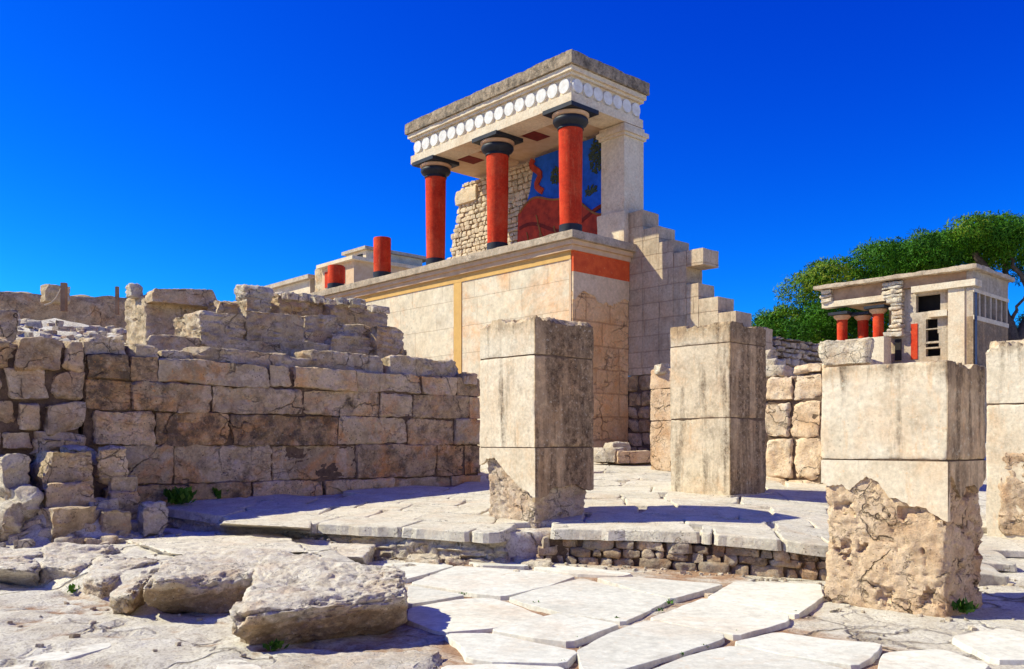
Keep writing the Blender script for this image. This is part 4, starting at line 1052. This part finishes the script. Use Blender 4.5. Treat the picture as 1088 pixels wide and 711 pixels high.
def leaves_relief(m):
    rng = random.Random(4)
    for (tc, zc, rt, rz, n) in ((1.15, 9.15, 0.24, 0.48, 150), (2.65, 8.95, 0.20, 0.22, 60), (1.35, 8.25, 0.25, 0.12, 25)):
        for _ in range(n):
            a = rng.uniform(0, 6.28); q = math.sqrt(rng.random()); t, z = tc+rt*q*math.cos(a), zz(zc)+rz*q*math.sin(a)
            th = rng.uniform(0, 3.14); l, w = 0.06, 0.022
            pts = [(t+l*math.cos(th)*math.cos(k)-w*math.sin(th)*math.sin(k), z+l*math.sin(th)*math.cos(k)+w*math.cos(th)*math.sin(k)) for k in np.linspace(0, 6.28, 7)[:-1]]
            m.prism(pts, 2.17+rng.uniform(0, 0.012), 2.205, fpt)
bpart("relief_edge", lambda m: m.prism(ribbon([(t, hillz(t)-0.03) for t in np.linspace(4.1, 0.84, 70)], 0.055), 2.14, 2.158, fpt), M['fresco_ochre'], None, fres)
bpart("relief_fold", lambda m: m.prism(ribbon([(t, zz(7.55)+0.22*math.sin(t*2.1)) for t in np.linspace(4.1, 0.84, 60)], 0.10), 2.143, 2.158, fpt), M['fresco_dark'], None, fres)
bpart("relief_foliage", leaves_relief, M['fresco_leaf'], None, fres)
rngp = random.Random(14)
for _ in range(9):
    t, z = rngp.uniform(2.0, 3.9), zz(rngp.uniform(7.2, 8.3))
    if z > hillz(t)-0.15: continue
    c = [(t+0.12*math.sin(a*1.3+t)*a/2, z-0.10*a+0.05*math.cos(a*2)) for a in np.linspace(0, 2.0, 7)]
    bpart("relief_fleck", lambda m: m.prism(ribbon(c, rngp.uniform(0.03, 0.06)), 2.135, 2.16, fpt), M['fresco_ochre'], None, fres)

# ------------------------------------------------------------------ stepped wall running towards the camera
stp = thing("stepped_wall", "grey ashlar wall with a stepped top, descending right of the bastion", "wall", (BC[0], BC[1], ZB), ANG)
tops = [(0.6, -0.49, 7.37), (-0.49, -0.995, 6.87), (-0.995, -1.43, 6.46), (-1.43, -1.86, 6.12), (-1.86, -2.17, 5.55), (-2.17, -2.72, 5.00), (-2.72, -3.35, 4.55), (-3.35, -3.9, 4.1)]
tops = [(0.6, -0.49, 7.37), (-0.49, -0.995, 6.87), (-0.995, -1.43, 6.46), (-1.43, -1.82, 6.12), (-1.82, -2.17, 5.30), (-2.17, -2.72, 4.91), (-2.72, -3.2, 4.52), (-3.2, -3.75, 4.1)]
mb = MB()
for i, (t0, t1, z1) in enumerate(tops):
    t_hi = t0 if i else 0.0
    lo = zz(3.2)
    hexa(mb, st8(2.10, 2.76, t1+0.002, t_hi-0.002, lo, zz(z1)), 0.07, 0.010, 0.003, 2, 40+i, 0.05*(-1)**i, 0.1, fine=0.001, chip=1.0)
hexa(mb, st8(2.105, 2.75, -2.3, -1.82, zz(5.72), zz(6.118)), 0.06, 0.015, 0.008, 2, 60, 0.2, 0.1)
mb.build("ashlar_steps", M['step_blocks'], stp, 50)
mb = MB(); mb.box((2.13, -3.85, 0), (2.7, 0.6, zz(3.19))); mb.build("earth_core", M['mortar'], stp)
mb = MB(); rng = random.Random(17)
z = 0.0
while z < zz(3.2)-0.05:
    h = min(rng.uniform(0.28, 0.5), zz(3.2)-z); t = -3.9
    if zz(3.2)-z-h < 0.15: h = zz(3.2)-z
    while t < 0.0:
        w = min(rng.uniform(0.35, 0.8), 0.0-t)
        if -t-w < 0.15: w = -t
        hexa(mb, st8(2.08+rng.uniform(-0.03, 0.03), 2.75, t+0.012, t+w-0.012, z+0.01, z+h-0.01), 0.07, 0.06, 0.03, 3, int(z*77-t*31), rng.uniform(-0.5, 0.4), rng.uniform(0, 0.6), fine=0.006)
        t += w
    z += h
mb.build("rubble_footing", M['block_brown'], stp, 50)

# rocks at the bastion's foot
def free_rock(name, label, px, py, Y, w, d, h, mat, seed, cat="rock", rot=0.3, group=None, r=0.5, tone=0.0):
    p = P(px, py, Y); rng = random.Random(seed)
    a = np.array([math.cos(rot), math.sin(rot)]); b = np.array([-a[1], a[0]])
    o = p[:2] - a*w/2 - b*d/2
    c8 = frame8(o, a, b, w, d, p[2]-0.06, p[2]+h, min(w, d, h)*0.15, rng)
    mb = MB(); hexa(mb, c8, max(0.025, w/22), min(w, d, h)*r*0.3, min(w, d, h)*0.14, 1.6/max(w, 0.3), seed, tone, 0.0, fine=0.006, cuts=9, cutd=0.22)
    return tag(mb.build(name, mat, smooth_angle=55), label, cat, group)
free_rock("rock", "flat orange-faced rock lying at the foot of the bastion", 672, 490, 19.4, 0.85, 0.6, 0.22, M['core_orange'], 301, rot=0.2)
free_rock("rock", "low pale rock heap at the bastion's foot left of the orange-faced rock", 645, 488, 19.6, 0.7, 0.7, 0.24, PALE, 302, rot=0.9)
free_rock("rock", "small pale rock behind the orange-faced rock", 655, 478, 20.2, 0.5, 0.45, 0.18, PALE, 303, rot=0.5)

# orthostat stub behind the intact pillar
mb = MB()
for z0, z1, sd in ((0.9, 1.95, 1), (1.95, 2.62, 2), (2.62, 3.05, 3)):
    hexa(mb, frame8(np.array([(716-CX)/FPX*18.0, 18.0]), U2, V2*1, 0.62, 0.5, z0+0.004, z1-0.004), 0.06, 0.02, 0.012, 3, 310+sd, 0.1*sd, -0.2, fine=0.004)
tag(mb.build("pier_stub", M['core_orange'], smooth_angle=50), "peach block pier half hidden behind the intact streaked pillar", "pier")
free_rock("rock", "small white rock lying on top of the peach block pier", 706, 395, 18.3, 0.36, 0.3, 0.17, PALE, 304)

# lit block wall between the second and third pillars
rng = random.Random(23)
t_bw = thing("block_wall", "sunlit wall of large pale squared blocks behind and between two pillars", "wall", ((874-CX)/FPX*16.2, 16.2, 0.6))
bo = np.array([(925-CX)/FPX*15.4, 15.4])
def bk(px): r = (px-CX)/FPX; return (bo[0]-r*bo[1])/(-U2[0]+U2[1]*r)
k1, k2, k3, k0 = bk(872), bk(841), bk(811), 0.0
mb = MB()
rows = [(0.45, 0.80, [k0, k1, k2+0.1, k3]), (0.80, 1.58, [k0, k1, k2, k3]), (1.58, 2.28, [k0, k1, k2+0.05, k3]), (2.28, 2.80, [k0, k1, k2, k3]), (2.80, 2.97, [k0, k1, k2])]
stone_rows(mb, bo, U2, V2, rows, 0.7, rng, res=0.05, r=0.05, amp=0.035, freq=2.5, gap=0.02, jit=0.02, proud=0.05, tone=(0.0, 0.7), dirt=(-0.5, 0.0), fine=0.008, seed=420, pits=0.03)
pl(mb, t_bw).build("block_course", M['peach_rock'], t_bw, 50)
mb = MB(); hexa(mb, frame8(bo+U2*0.05+V2*0.08, U2, V2, k3-0.1, 0.55, 0.4, 2.72), 0.15, 0.02, 0.02, 3, 9); pl(mb, t_bw).build("earth_core", M['mortar'], t_bw, 60)
corner_block("slab", "thick pale slab lying on the block wall behind the crumbling pillar", 868, 924, 931, 359, 382, 15.2, PALE, 430, r=0.04, amp=0.03, cat="slab", zb=2.9, tone=0.5)
gs = "flat stones stepping up the block wall"
for i, (px, py, w, lab) in enumerate([(822, 397, 0.62, "lowest broad flat stone stepping up from the pale block wall"), (818, 389, 0.45, "middle flat stone stepping up from the pale block wall"), (816, 381, 0.30, "topmost small flat stone stepping up from the pale block wall")]):
    free_rock("flat_stone", lab, px, py, 17.2+0.1*i, w, 0.5, 0.14, PALE, 440+i, cat="stone", rot=-0.7, group=gs, tone=0.3)
# dry-stone wall further back, shaded
rng = random.Random(27)
do = np.array([(800-CX)/FPX*22.0, 22.0])
t_dw = thing("dry_stone_wall", "shaded dry-stone wall of small rubble under the pine trees", "wall", (do[0]+1, do[1]+1, 1.0))
mb = MB()
rows = random_rows(rng, 1.2, 4.25, 0.0, 4.2, 0.17, 0.33)
stone_rows(mb, do, V2, IN, rows, 0.45, rng, res=0.07, r=0.06, amp=0.03, freq=3, gap=0.02, jit=0.03, proud=0.04, seed=520, tone=(-0.4, 0.9), dirt=(-0.4, 0.2))
pl(mb, t_dw).build("rubble_stones", M['block_brown'], t_dw, 50)
mb = MB(); hexa(mb, frame8(do+IN*0.1+V2*0.05, V2, IN, 4.1, 0.35, 1.0, 4.15), 0.2, 0.02, 0.02, 3, 9); pl(mb, t_dw).build("earth_core", M['mortar'], t_dw, 60)
corner_block("wall_stub", "low masonry stub of rough stone at the left end of the dry-stone wall", 796, 800, 822, 346, 392, 21.5, B, 530, r=0.08, amp=0.06, zb=2.4, cat="masonry", depth=0.5)

# ------------------------------------------------------------------ restored building at the right
RY = 35.0
RC = np.array([(1034-CX)/FPX*RY, RY])
RZ = 2.0
rb = thing("restored_building", "grey restored building with broken masonry edge and red porch columns by the pines", "building", (RC[0], RC[1], RZ), ANG)
def rz(a): return a - RZ
def rp(name, fill, mat, sm=None, parent=rb):
    mb = MB(); fill(mb); return mb.build(name, mat, parent, sm)
rw = stone_mat('grey_building_concrete', [(0.34,0.265,0.185), (0.46,0.375,0.275), (0.56,0.47,0.36)], rust=(0.52,0.34,0.19), rust_amt=0.6, dark=(0.14,0.105,0.075), dark_amt=0.65, streak=0.6, scale=0.9, bump=0.3, bdist=0.02, spots=0.2)
# lit wall around its openings (t runs left, window big t 1.42-2.1..2.3)
def rwall(m):
    m.box((0.25, 0.97, rz(4.0)), (0.5, 1.36, rz(8.1)))
    m.box((0.251, 1.36, rz(6.64)), (0.499, 2.35, rz(6.96)))
    m.box((0.251, 1.36, rz(6.02)), (0.499, 1.47, rz(6.64)))
    m.box((0.252, 1.0, rz(4.0)), (0.498, 3.4, rz(5.08)))
    m.box((0.253, 1.36, rz(5.45)), (0.497, 1.42, rz(6.02)))
    m.box((0.25, 1.95, rz(5.08)), (0.5, 3.4, rz(6.64)))
    m.box((0.25, 2.35, rz(6.642)), (0.5, 3.4, rz(8.0)))
    m.box((0.25, 1.36, rz(7.66)), (0.5, 2.35, rz(8.0)))
    for za, zb_ in ((6.2, 6.24), (5.62, 5.70), (5.40, 5.46)): m.box((0.25, 1.36, rz(za)), (0.5, 1.95, rz(zb_)))
    m.box((0.6, 0.3, rz(4.0)), (4.0, 6.0, rz(5.0)))
rp("wall", rwall, rw)
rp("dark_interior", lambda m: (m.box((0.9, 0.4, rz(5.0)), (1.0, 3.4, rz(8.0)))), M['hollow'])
rp("pilaster", lambda m: (m.box((0.0, 0.33, rz(3.5)), (0.5, 0.965, rz(7.75))), m.box((0.06, 0.03, rz(3.5)), (0.5, 0.325, rz(7.75)))), M['cream'])
rp("lintel", lambda m: (m.box((-0.12, -0.12, rz(7.76)), (0.6, 2.4, rz(8.02))), m.box((0.1, 3.4, rz(7.60)), (0.6, 6.5, rz(7.86))), m.box((-0.02, 1.0, rz(6.68)), (0.248, 1.75, rz(6.93)))), M['cream'])
rp("recessed_band", lambda m: (m.box((0.12, 0.05, rz(8.022)), (4.0, 2.9, rz(8.50))), m.box((0.18, 3.4, rz(7.862)), (4.0, 6.35, rz(8.42)))), M['brown_band'])
rp("roof", lambda m: hexa(m, st8(-0.25, 4.2, -0.22, 6.75, rz(8.42), rz(8.60)), 0.14, 0.03, 0.04, 1.6, 8, 0.3, 0.1, fine=0.01), M['ledge'], 50)
# right-hand flank with its row of windows
def flank(m):
    m.box((0.0, 0.0, rz(3.0)), (4.0, 0.25, rz(6.55)), 0, 0.6)
    m.box((0.002, 0.0, rz(7.55)), (4.0, 0.25, rz(8.42)))
    for k in range(7): m.box((0.0+0.63*k, 0.001, rz(6.552)), (0.0+0.63*k+0.17, 0.249, rz(7.548)))
rp("flank_wall", flank, rw)
rp("sill_band", lambda m: (m.box((-0.0, -0.03, rz(6.42)), (4.02, -0.001, rz(6.60))), m.box((0.0, -0.03, rz(7.52)), (4.02, -0.001, rz(7.66)))), M['cream'])
for k in range(6):
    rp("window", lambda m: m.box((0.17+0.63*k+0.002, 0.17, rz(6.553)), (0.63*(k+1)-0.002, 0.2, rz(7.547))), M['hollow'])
rp("drain_pipe", lambda m: m.tube([(0.10, -0.07, rz(3.0)), (0.10, -0.07, rz(7.5))], 0.045), M['blue_pipe'], 40)
def broken(m):
    rng = random.Random(6); z = rz(6.0)
    while z < rz(8.35):
        h = rng.uniform(0.14, 0.24); w = 0.42 + 0.25*math.sin(z*2.3)+rng.uniform(-0.1, 0.1)
        hexa(m, st8(-0.05+rng.uniform(-.05, .05), 0.5, 2.82, 2.82+w+0.25, z+0.01, z+h-0.01), 0.07, 0.05, 0.04, 4, int(z*100), rng.uniform(-0.2, 0.5), 0)
        z += h
rp("broken_masonry", broken, M['rock_pale'], 50)
rp("broken_corner", lambda m: [hexa(m, st8(0.0, 0.5, 6.0, 6.5+0.1*(i % 2), rz(7.85+0.18*i), rz(8.02+0.18*i)), 0.07, 0.05, 0.04, 4, 80+i, 0.2) for i in range(3)], M['rock_pale'], 50)
rp("door_panel", lambda m: m.box((0.22, 2.28, rz(5.0)), (0.249, 2.55, rz(6.5))), M['red'])
def rcol(t, s, zb_, zt_):
    m = MB(); m.lathe([(0.20, rz(zb_)), (0.23, rz(zt_))], (s, t, 0), 24); c = m.build("porch_column", M['red'], rb, 40)
    m = MB(); m.lathe([(0.23, rz(zt_)), (0.36, rz(zt_)+0.12), (0.38, rz(zt_)+0.20), (0.3, rz(zt_)+0.22)], (s, t, 0), 24); m.build("capital", M['tan'], c, 40)
    m = MB(); m.box((s-0.45, t-0.45, rz(zt_)+0.222), (s+0.45, t+0.45, rz(zt_)+0.34)); m.build("abacus", M['black'], c)
rcol(5.7, 0.45, 4.5, 7.0); rcol(4.95, 0.9, 4.5, 6.95); rcol(4.05, 0.45, 4.5, 7.1)
rp("porch_back", lambda m: m.box((2.3, 3.4, rz(4.0)), (2.5, 4.4, rz(7.8))), rw)
rp("parapet", lambda m: (m.box((-0.9, 3.2, rz(4.552)), (-0.2, 4.9, rz(5.95))),), M['cream'])
rp("podium", lambda m: hexa(m, st8(-1.3, 4.3, -0.35, 7.0, rz(0.6), rz(4.55)), 0.3, 0.05, 0.05, 1.5, 19, 0.1), M['block_brown'], 50)
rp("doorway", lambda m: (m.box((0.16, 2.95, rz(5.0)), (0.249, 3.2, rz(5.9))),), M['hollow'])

# ------------------------------------------------------------------ distant building, left of the bastion
LY_ = 50.0
LC = np.array([(389-CX)/FPX*LY_, LY_])
LZ = 4.0
fb = thing("distant_building", "cream two-storey restored building seen far behind the red column stumps", "building", (LC[0], LC[1], LZ), ANG)
def lz(a): return a - LZ
def lp(name, fill, mat, sm=None, parent=fb):
    mb = MB(); fill(mb); return mb.build(name, mat, parent, sm)
ztop = EYE + (HY-262)/FPX*LY_
up_ = lp("upper_storey", lambda m: m.box((0, 0, lz(10.0)), (4.0, 2.1, lz(ztop-0.18))), M['cream'])
lp("roof", lambda m: m.box((-0.2, -0.2, lz(ztop-0.178)), (4.6, 2.3, lz(ztop))), M['ledge'])
for k in range(2):
    lp("window", lambda m: m.box((-0.03, 0.35+0.85*k, lz(ztop-0.62)), (0.02, 0.9+0.85*k, lz(ztop-0.36))), M['hollow'], None, up_)
lo_ = lp("lower_storey", lambda m: m.box((-1.2, -0.6, lz(5.0)), (5.5, 2.8, lz(ztop-1.05))), M['peach'])
lp("terrace_slab", lambda m: m.box((-1.5, -0.9, lz(ztop-1.048)), (5.8, 2.95, lz(ztop-0.85))), M['cream'])
for k in range(2):
    w_ = lp("window", lambda m: m.box((-1.24, 0.3+1.5*k, lz(ztop-2.2)), (-1.18, 0.95+1.5*k, lz(ztop-1.3))), M['red'], None, lo_)
lp("side_wall", lambda m: hexa(m, st8(-0.9, 0.3, 3.0, 4.2, lz(5), lz(ztop-0.8)), 0.25, 0.08, 0.1, 1, 3), M['block_brown'], 50)
lp("left_wing", lambda m: m.box((-0.9, 4.7, lz(5)), (3, 13, lz(ztop-1.35))), M['cream'])
lp("wing_roof", lambda m: m.box((-1.2, 4.4, lz(ztop-1.348)), (3.3, 13.3, lz(ztop-1.1))), M['ledge'])
lp("rear_wall", lambda m: hexa(m, st8(3.0, 10.5, -0.5, 0.5, lz(6), lz(ztop-1.1)), 0.3, 0.1, 0.12, 1, 9), M['block_brown'], 50)
lp("rear_slab", lambda m: m.box((4.0, -0.8, lz(ztop-1.09)), (11, 1.2, lz(ztop-0.85))), M['concrete_dark'])

# ------------------------------------------------------------------ far left: boundary wall, posts
mb = MB()
bw0, bw1 = P(-60, 300, 27), P(140, 320, 30)
hexa(mb, [np.array([bw0[0], bw0[1], 4.6]), np.array([bw1[0], bw1[1], 4.6]), np.array([bw0[0], bw0[1]+0.6, 4.6]), np.array([bw1[0], bw1[1]+0.6, 4.6]),
          np.array([bw0[0], bw0[1], P(0, 305, 27)[2]]), np.array([bw1[0], bw1[1], P(0, 316, 30)[2]]), np.array([bw0[0], bw0[1]+0.6, P(0, 305, 27)[2]]), np.array([bw1[0], bw1[1]+0.6, P(0, 316, 30)[2]])], 0.13, 0.05, 0.07, 2, 11, -0.2, 0.2, fine=0.02)
tag(mb.build("boundary_wall", M['block_brown'], smooth_angle=50), "low grey-brown boundary wall on the skyline behind the rope post", "wall")
corner_block("wall_block", "squat block standing up from the skyline boundary wall behind the post", 46, 48, 76, 302, 318, 27.5, B, 99, r=0.05, cat="block", depth=0.5, tone=-0.2)
tp = P(68, 324, 20.0)
post = thing("rope_post", "short wooden post with a pale rope sagging to the left", "post", tuple(tp))
mb = MB(); mb.box((-0.055, -0.055, -0.15), (0.055, 0.055, 0.50)); mb.build("post", M['wood'], post)
mb = MB(); mb.tube([(-0.03, 0, 0.45), (-0.09, 0, 0.31), (-0.18, 0, 0.15), (-0.28, -0.02, 0.04), (-0.42, -0.05, -0.02)], 0.022); mb.build("rope", M['rope'], post, 60)
tp = P(124.5, 319, 24.0)
mb = MB(); mb.box((tp[0]-0.04, tp[1]-0.04, tp[2]-0.4), (tp[0]+0.04, tp[1]+0.04, tp[2]+0.37)); tag(mb.build("thin_post", M['wood']), "thin dark post alone on the skyline left of the stone remnant", "post")

# loose rubble on the slope
def scatter():
    mb = MB(); rng = random.Random(91); n = 0
    while n < 650:
        k, b = rng.uniform(-2.1, 3.6), 0.35 + 8.5*rng.random()**1.3
        p = W0 + V2*k + U2*b
        s = rng.uniform(0.05, 0.17)*(1.6 if rng.random() < 0.12 else 1)
        z = hz(p[0], p[1]); a = rng.uniform(0, 3.14)
        va, vb = np.array([math.cos(a), math.sin(a)]), np.array([-math.sin(a), math.cos(a)])
        hexa(mb, frame8(p, va, vb, s*rng.uniform(1, 1.9), s*rng.uniform(0.8, 1.3), z-0.04, z+s*rng.uniform(0.4, 0.9), s*0.25, rng), s/3.5, s*0.12, s*0.12, 2/s*0.2, n, rng.uniform(-0.5, 0.7), rng.uniform(-0.4, 0.2), cuts=7, cutd=0.3)
        n += 1
    for q in range(70):
        px_, Y_ = rng.uniform(262, 400), rng.uniform(17.3, 18.7)
        b0 = P(px_, np.interp(px_, [262, 290, 380, 400], [318, 311, 319, 326]), Y_)
        s = rng.uniform(0.05, 0.15); a = rng.uniform(0, 3.14); z = b0[2] - 0.07
        va, vb = np.array([math.cos(a), math.sin(a)]), np.array([-math.sin(a), math.cos(a)])
        hexa(mb, frame8(b0[:2], va, vb, s*rng.uniform(1, 2.2), s*rng.uniform(0.8, 1.3), z-0.05, z+s*rng.uniform(0.5, 0.9), s*0.25, rng), s/4, s*0.1, s*0.1, 2/s*0.2, 3000+q, rng.uniform(-0.5, 0.7), 0, cuts=8, cutd=0.3)
    for q in range(150):
        x, y = rng.uniform(-7.4, -5.0), rng.uniform(10.7, 12.2)
        s = rng.uniform(0.05, 0.16); z = hz(x, y); a = rng.uniform(0, 3.14)
        va, vb = np.array([math.cos(a), math.sin(a)]), np.array([-math.sin(a), math.cos(a)])
        hexa(mb, frame8((x, y), va, vb, s*rng.uniform(1, 1.8), s*rng.uniform(0.8, 1.3), z-0.05, z+s*rng.uniform(0.5, 0.9), s*0.25, rng), s/4, s*0.1, s*0.1, 2/s*0.2, 2000+q, rng.uniform(-0.5, 0.7), 0, cuts=8, cutd=0.3)
    o = mb.build("hillside_rubble", M['rock_pale'], origin=(0, 0, 0), smooth_angle=50)
    tag(o, "loose pale rubble strewn over the slope behind the walls", "rubble", kind='stuff')
scatter()
def pebbles():
    mb = MB(); rng = random.Random(92)
    n = 0
    while n < 420:
        x, y = rng.uniform(-5.8, 6.0), rng.uniform(5.6, 11.2)
        if n % 2: y = float(lip_y(min(max(x, -3), 4.2))) - rng.uniform(0.06, 0.35)
        s = rng.uniform(0.012, 0.04)*(1.6 if rng.random() < 0.15 else 1)
        z = hz(x, y); a = rng.uniform(0, 3.14)
        va, vb = np.array([math.cos(a), math.sin(a)]), np.array([-math.sin(a), math.cos(a)])
        hexa(mb, frame8((x, y), va, vb, s*1.5, s, z-0.01, z+s*0.7, s*0.25, rng), s/2.5, s*0.3, s*0.1, 3, n, rng.uniform(-0.5, 0.5), 0)
        n += 1
    o = mb.build("gravel", M['rock_pale'], origin=(0, 0, 0), smooth_angle=50)
    tag(o, "small gravel scattered in the joints and below the step", "gravel", kind='stuff')
pebbles()

# ------------------------------------------------------------------ trees
def pine(label, base, trunk_pts, clumps, seed, density=1700, leaf=0.125):
    root = thing("pine_tree", label, "tree", base, 0, "pine trees behind the restored building")
    b = np.array(base)
    mb = MB()
    for pts, r0, r1 in trunk_pts:
        pts = [np.array(p)-b for p in pts]
        # subdivide with a little wander
        rng = np.random.default_rng(seed); out = []
        for i in range(len(pts)-1):
            for k in range(4): out.append(pts[i] + (pts[i+1]-pts[i])*k/4 + rng.normal(0, 0.05, 3))
        out.append(pts[-1]); rr = np.linspace(r0, r1, len(out))
        mb.tube(out, list(rr), 9)
    mb.build("trunk", M['bark'], root, 60)
    rng = np.random.default_rng(seed+1)
    Vs, T = [], []
    for (c, rad) in clumps:
        n = int(density*rad**2)
        d = rng.normal(size=(n, 3)); d /= np.linalg.norm(d, axis=1, keepdims=True)
        lump = 1 + 0.32*fbm(d*2.6 + np.array(c), seed, 3)
        rr = rad*lump*(1-0.30*rng.random(n)**2.2)
        p = np.array(c) - b + d*rr[:, None]*np.array([1, 1, 0.75])
        keep = d[:, 2] > -0.65; p, d = p[keep], d[keep]; n = len(p)
        nr = d + rng.normal(0, 0.45, (n, 3)); nr /= np.linalg.norm(nr, axis=1, keepdims=True)
        ax = np.cross(nr, rng.normal(size=(n, 3))) + nr*0.35; ax /= np.linalg.norm(ax, axis=1, keepdims=True)
        sd = np.cross(nr, ax); sd /= np.linalg.norm(sd, axis=1, keepdims=True)
        L = leaf*rng.uniform(0.7, 1.5, n)[:, None]; W = L*0.16
        q = np.stack([p - sd*W, p + sd*W, p + ax*L + sd*W*0.55, p + ax*L - sd*W*0.55], 1).reshape(-1, 3)
        Vs.append(q)
        tn = np.clip(rng.normal(0.0, 0.28, n) + rng.normal(0, 0.42) , -1, 1); T.append(np.repeat(tn, 4))  # per-clump tone bakes light and dark puffs into the needle colour
    v = np.concatenate(Vs); N = len(v)//4
    m = MB(); m.add(v, np.arange(N*4).reshape(N, 4).tolist(), np.concatenate(T), 0)
    me = m.build("crown", M['pine'], root)
    return root
def crown(envelope, Y, dY, n, seed, rmin, rmax):
    """envelope: list of (px, ytop, ybot); clumps fill it through a depth of dY"""
    rng = random.Random(seed); out = []
    xs = [e[0] for e in envelope]
    for _ in range(n):
        px = rng.uniform(xs[0], xs[-1]); yt = np.interp(px, xs, [e[1] for e in envelope]); yb = np.interp(px, xs, [e[2] for e in envelope])
        y = Y + rng.uniform(-dY, dY); rad = rng.uniform(rmin, rmax)
        off = rad*0.85*FPX/y
        f = rng.random()**1.25
        py = yt + off + f*max(0, yb-yt-off)
        out.append((P(px, py, y), rad))
    return out
b1 = P(925, 400, 46)
c1 = crown([(815,322,372),(832,312,388),(850,290,390),(880,270,385),(915,256,370),(950,248,350),(985,243,330)], 46, 3.0, 62, 5, 0.75, 1.45)
pine("broad pine tree with low spreading crown behind the porch columns", (b1[0], b1[1], 2.0), [([(b1[0], b1[1], 2.0), (b1[0]+0.3, b1[1], 5.5), (b1[0]-0.6, b1[1], 9)], 0.4, 0.2), ([(b1[0]+0.3, b1[1], 5.5), (b1[0]+2.4, b1[1], 9.5)], 0.25, 0.1), ([(b1[0], b1[1], 4.5), (b1[0]-3.2, b1[1], 8.0)], 0.25, 0.1)], c1, 11)
b2 = P(1082, 400, 42)
c2 = crown([(975,247,315),(1005,232,305),(1030,225,292),(1060,225,272),(1090,228,275),(1130,235,320),(1170,260,330)], 43, 2.6, 60, 6, 0.65, 1.3)
c2 += crown([(1068,345,375),(1085,325,380),(1130,320,385)], 47, 1.5, 14, 9, 0.5, 0.9)
tr2 = [([(b2[0]+0.6, b2[1], 2.0), P(1083,400,42), P(1072,345,42), P(1055,300,42), P(1035,268,42)], 0.42, 0.16), ([P(1064,322,42), P(1070,285,42.4), P(1060,255,42.4)], 0.2, 0.08), ([P(1078,370,42), P(1100,320,42), P(1110,270,42)], 0.28, 0.12), ([P(1100,320,42), P(1078,282,41.5), P(1068,262,41.5)], 0.14, 0.05), ([P(1072,345,42),P(1082,325,41.6),P(1100,300,41)],0.1,0.04)]
pine("tall pine tree with bare dark limbs beside the building's right flank", (b2[0]+0.6, b2[1], 2.0), tr2, c2, 12)
b3 = P(824, 380, 44)
c3 = crown([(808,338,372),(818,328,380),(834,320,380)], 44, 1.0, 20, 8, 0.4, 0.6)
pine("small pale pine bush at the left foot of the broad pine", (b3[0], b3[1], 2.5), [([(b3[0], b3[1], 2.5), (b3[0], b3[1], 7.0)], 0.2, 0.08)], c3, 13)

# ------------------------------------------------------------------ weeds
def weed(name, label, px, py, z, n, size, seed, cat="plant", group=None):
    p = G(px, py, z); rng = random.Random(seed); mb = MB()
    for _ in range(n):
        a = rng.uniform(0, 6.28); r = size*rng.random(); L = size*rng.uniform(0.5, 1.0)
        x, y = p[0]+r*math.cos(a), p[1]+r*0.5*math.sin(a)
        d = np.array([rng.uniform(-0.7, 0.7), rng.uniform(-0.7, 0.7), rng.uniform(0.3, 1)]); d /= np.linalg.norm(d)
        s = np.cross(d, [rng.uniform(-1, 1), rng.uniform(-1, 1), 0.2]); s /= np.linalg.norm(s)
        o = np.array([x, y, z + rng.random()*size*0.6]); w = L*0.28
        mb.add([o, o+d*L*0.5+s*w, o+d*L, o+d*L*0.5-s*w], [(0,1,2,3)], rng.uniform(-0.8, 0.8))
    return tag(mb.build(name, M['weed']), label, cat, group)
weed("weed_plant", "low green weed at the left foot of the shaded wall by the heap", 190, 536, 0.56, 140, 0.20, 1)
weed("weed_plant", "second low green weed at the shaded wall's foot, a little further right", 222, 531, 0.58, 140, 0.20, 2)
weed("weed_plant", "tiny green weed at the wall's foot near the flaking pillar", 494, 511, 0.68, 50, 0.12, 3)
weed("weed_plant", "green sprig under the nearest white boulder", 291, 692, 0.0, 40, 0.07, 4)
weed("weed_plant", "small green tuft by the shaded foot of the crumbling pillar", 1025, 652, 0.02, 60, 0.10, 5)
weed("weed_plant", "small green sprig among the rocks left of the slanting rock", 77, 630, 0.02, 30, 0.07, 6)
mbw = []
g5 = [(569,643),(614,682),(491,633),(714,640),(712,643),(599,707),(657,660),(845,653),(784,674),(748,690),(730,690),(700,650),(722,698)]
for i, (a, b) in enumerate(g5):
    weed("weed_sprig", "tiny green weed sprig growing in a joint of the flagstones", a, b, 0.0, 16, 0.035, 30+i, group="weed sprigs in the flagstone joints")
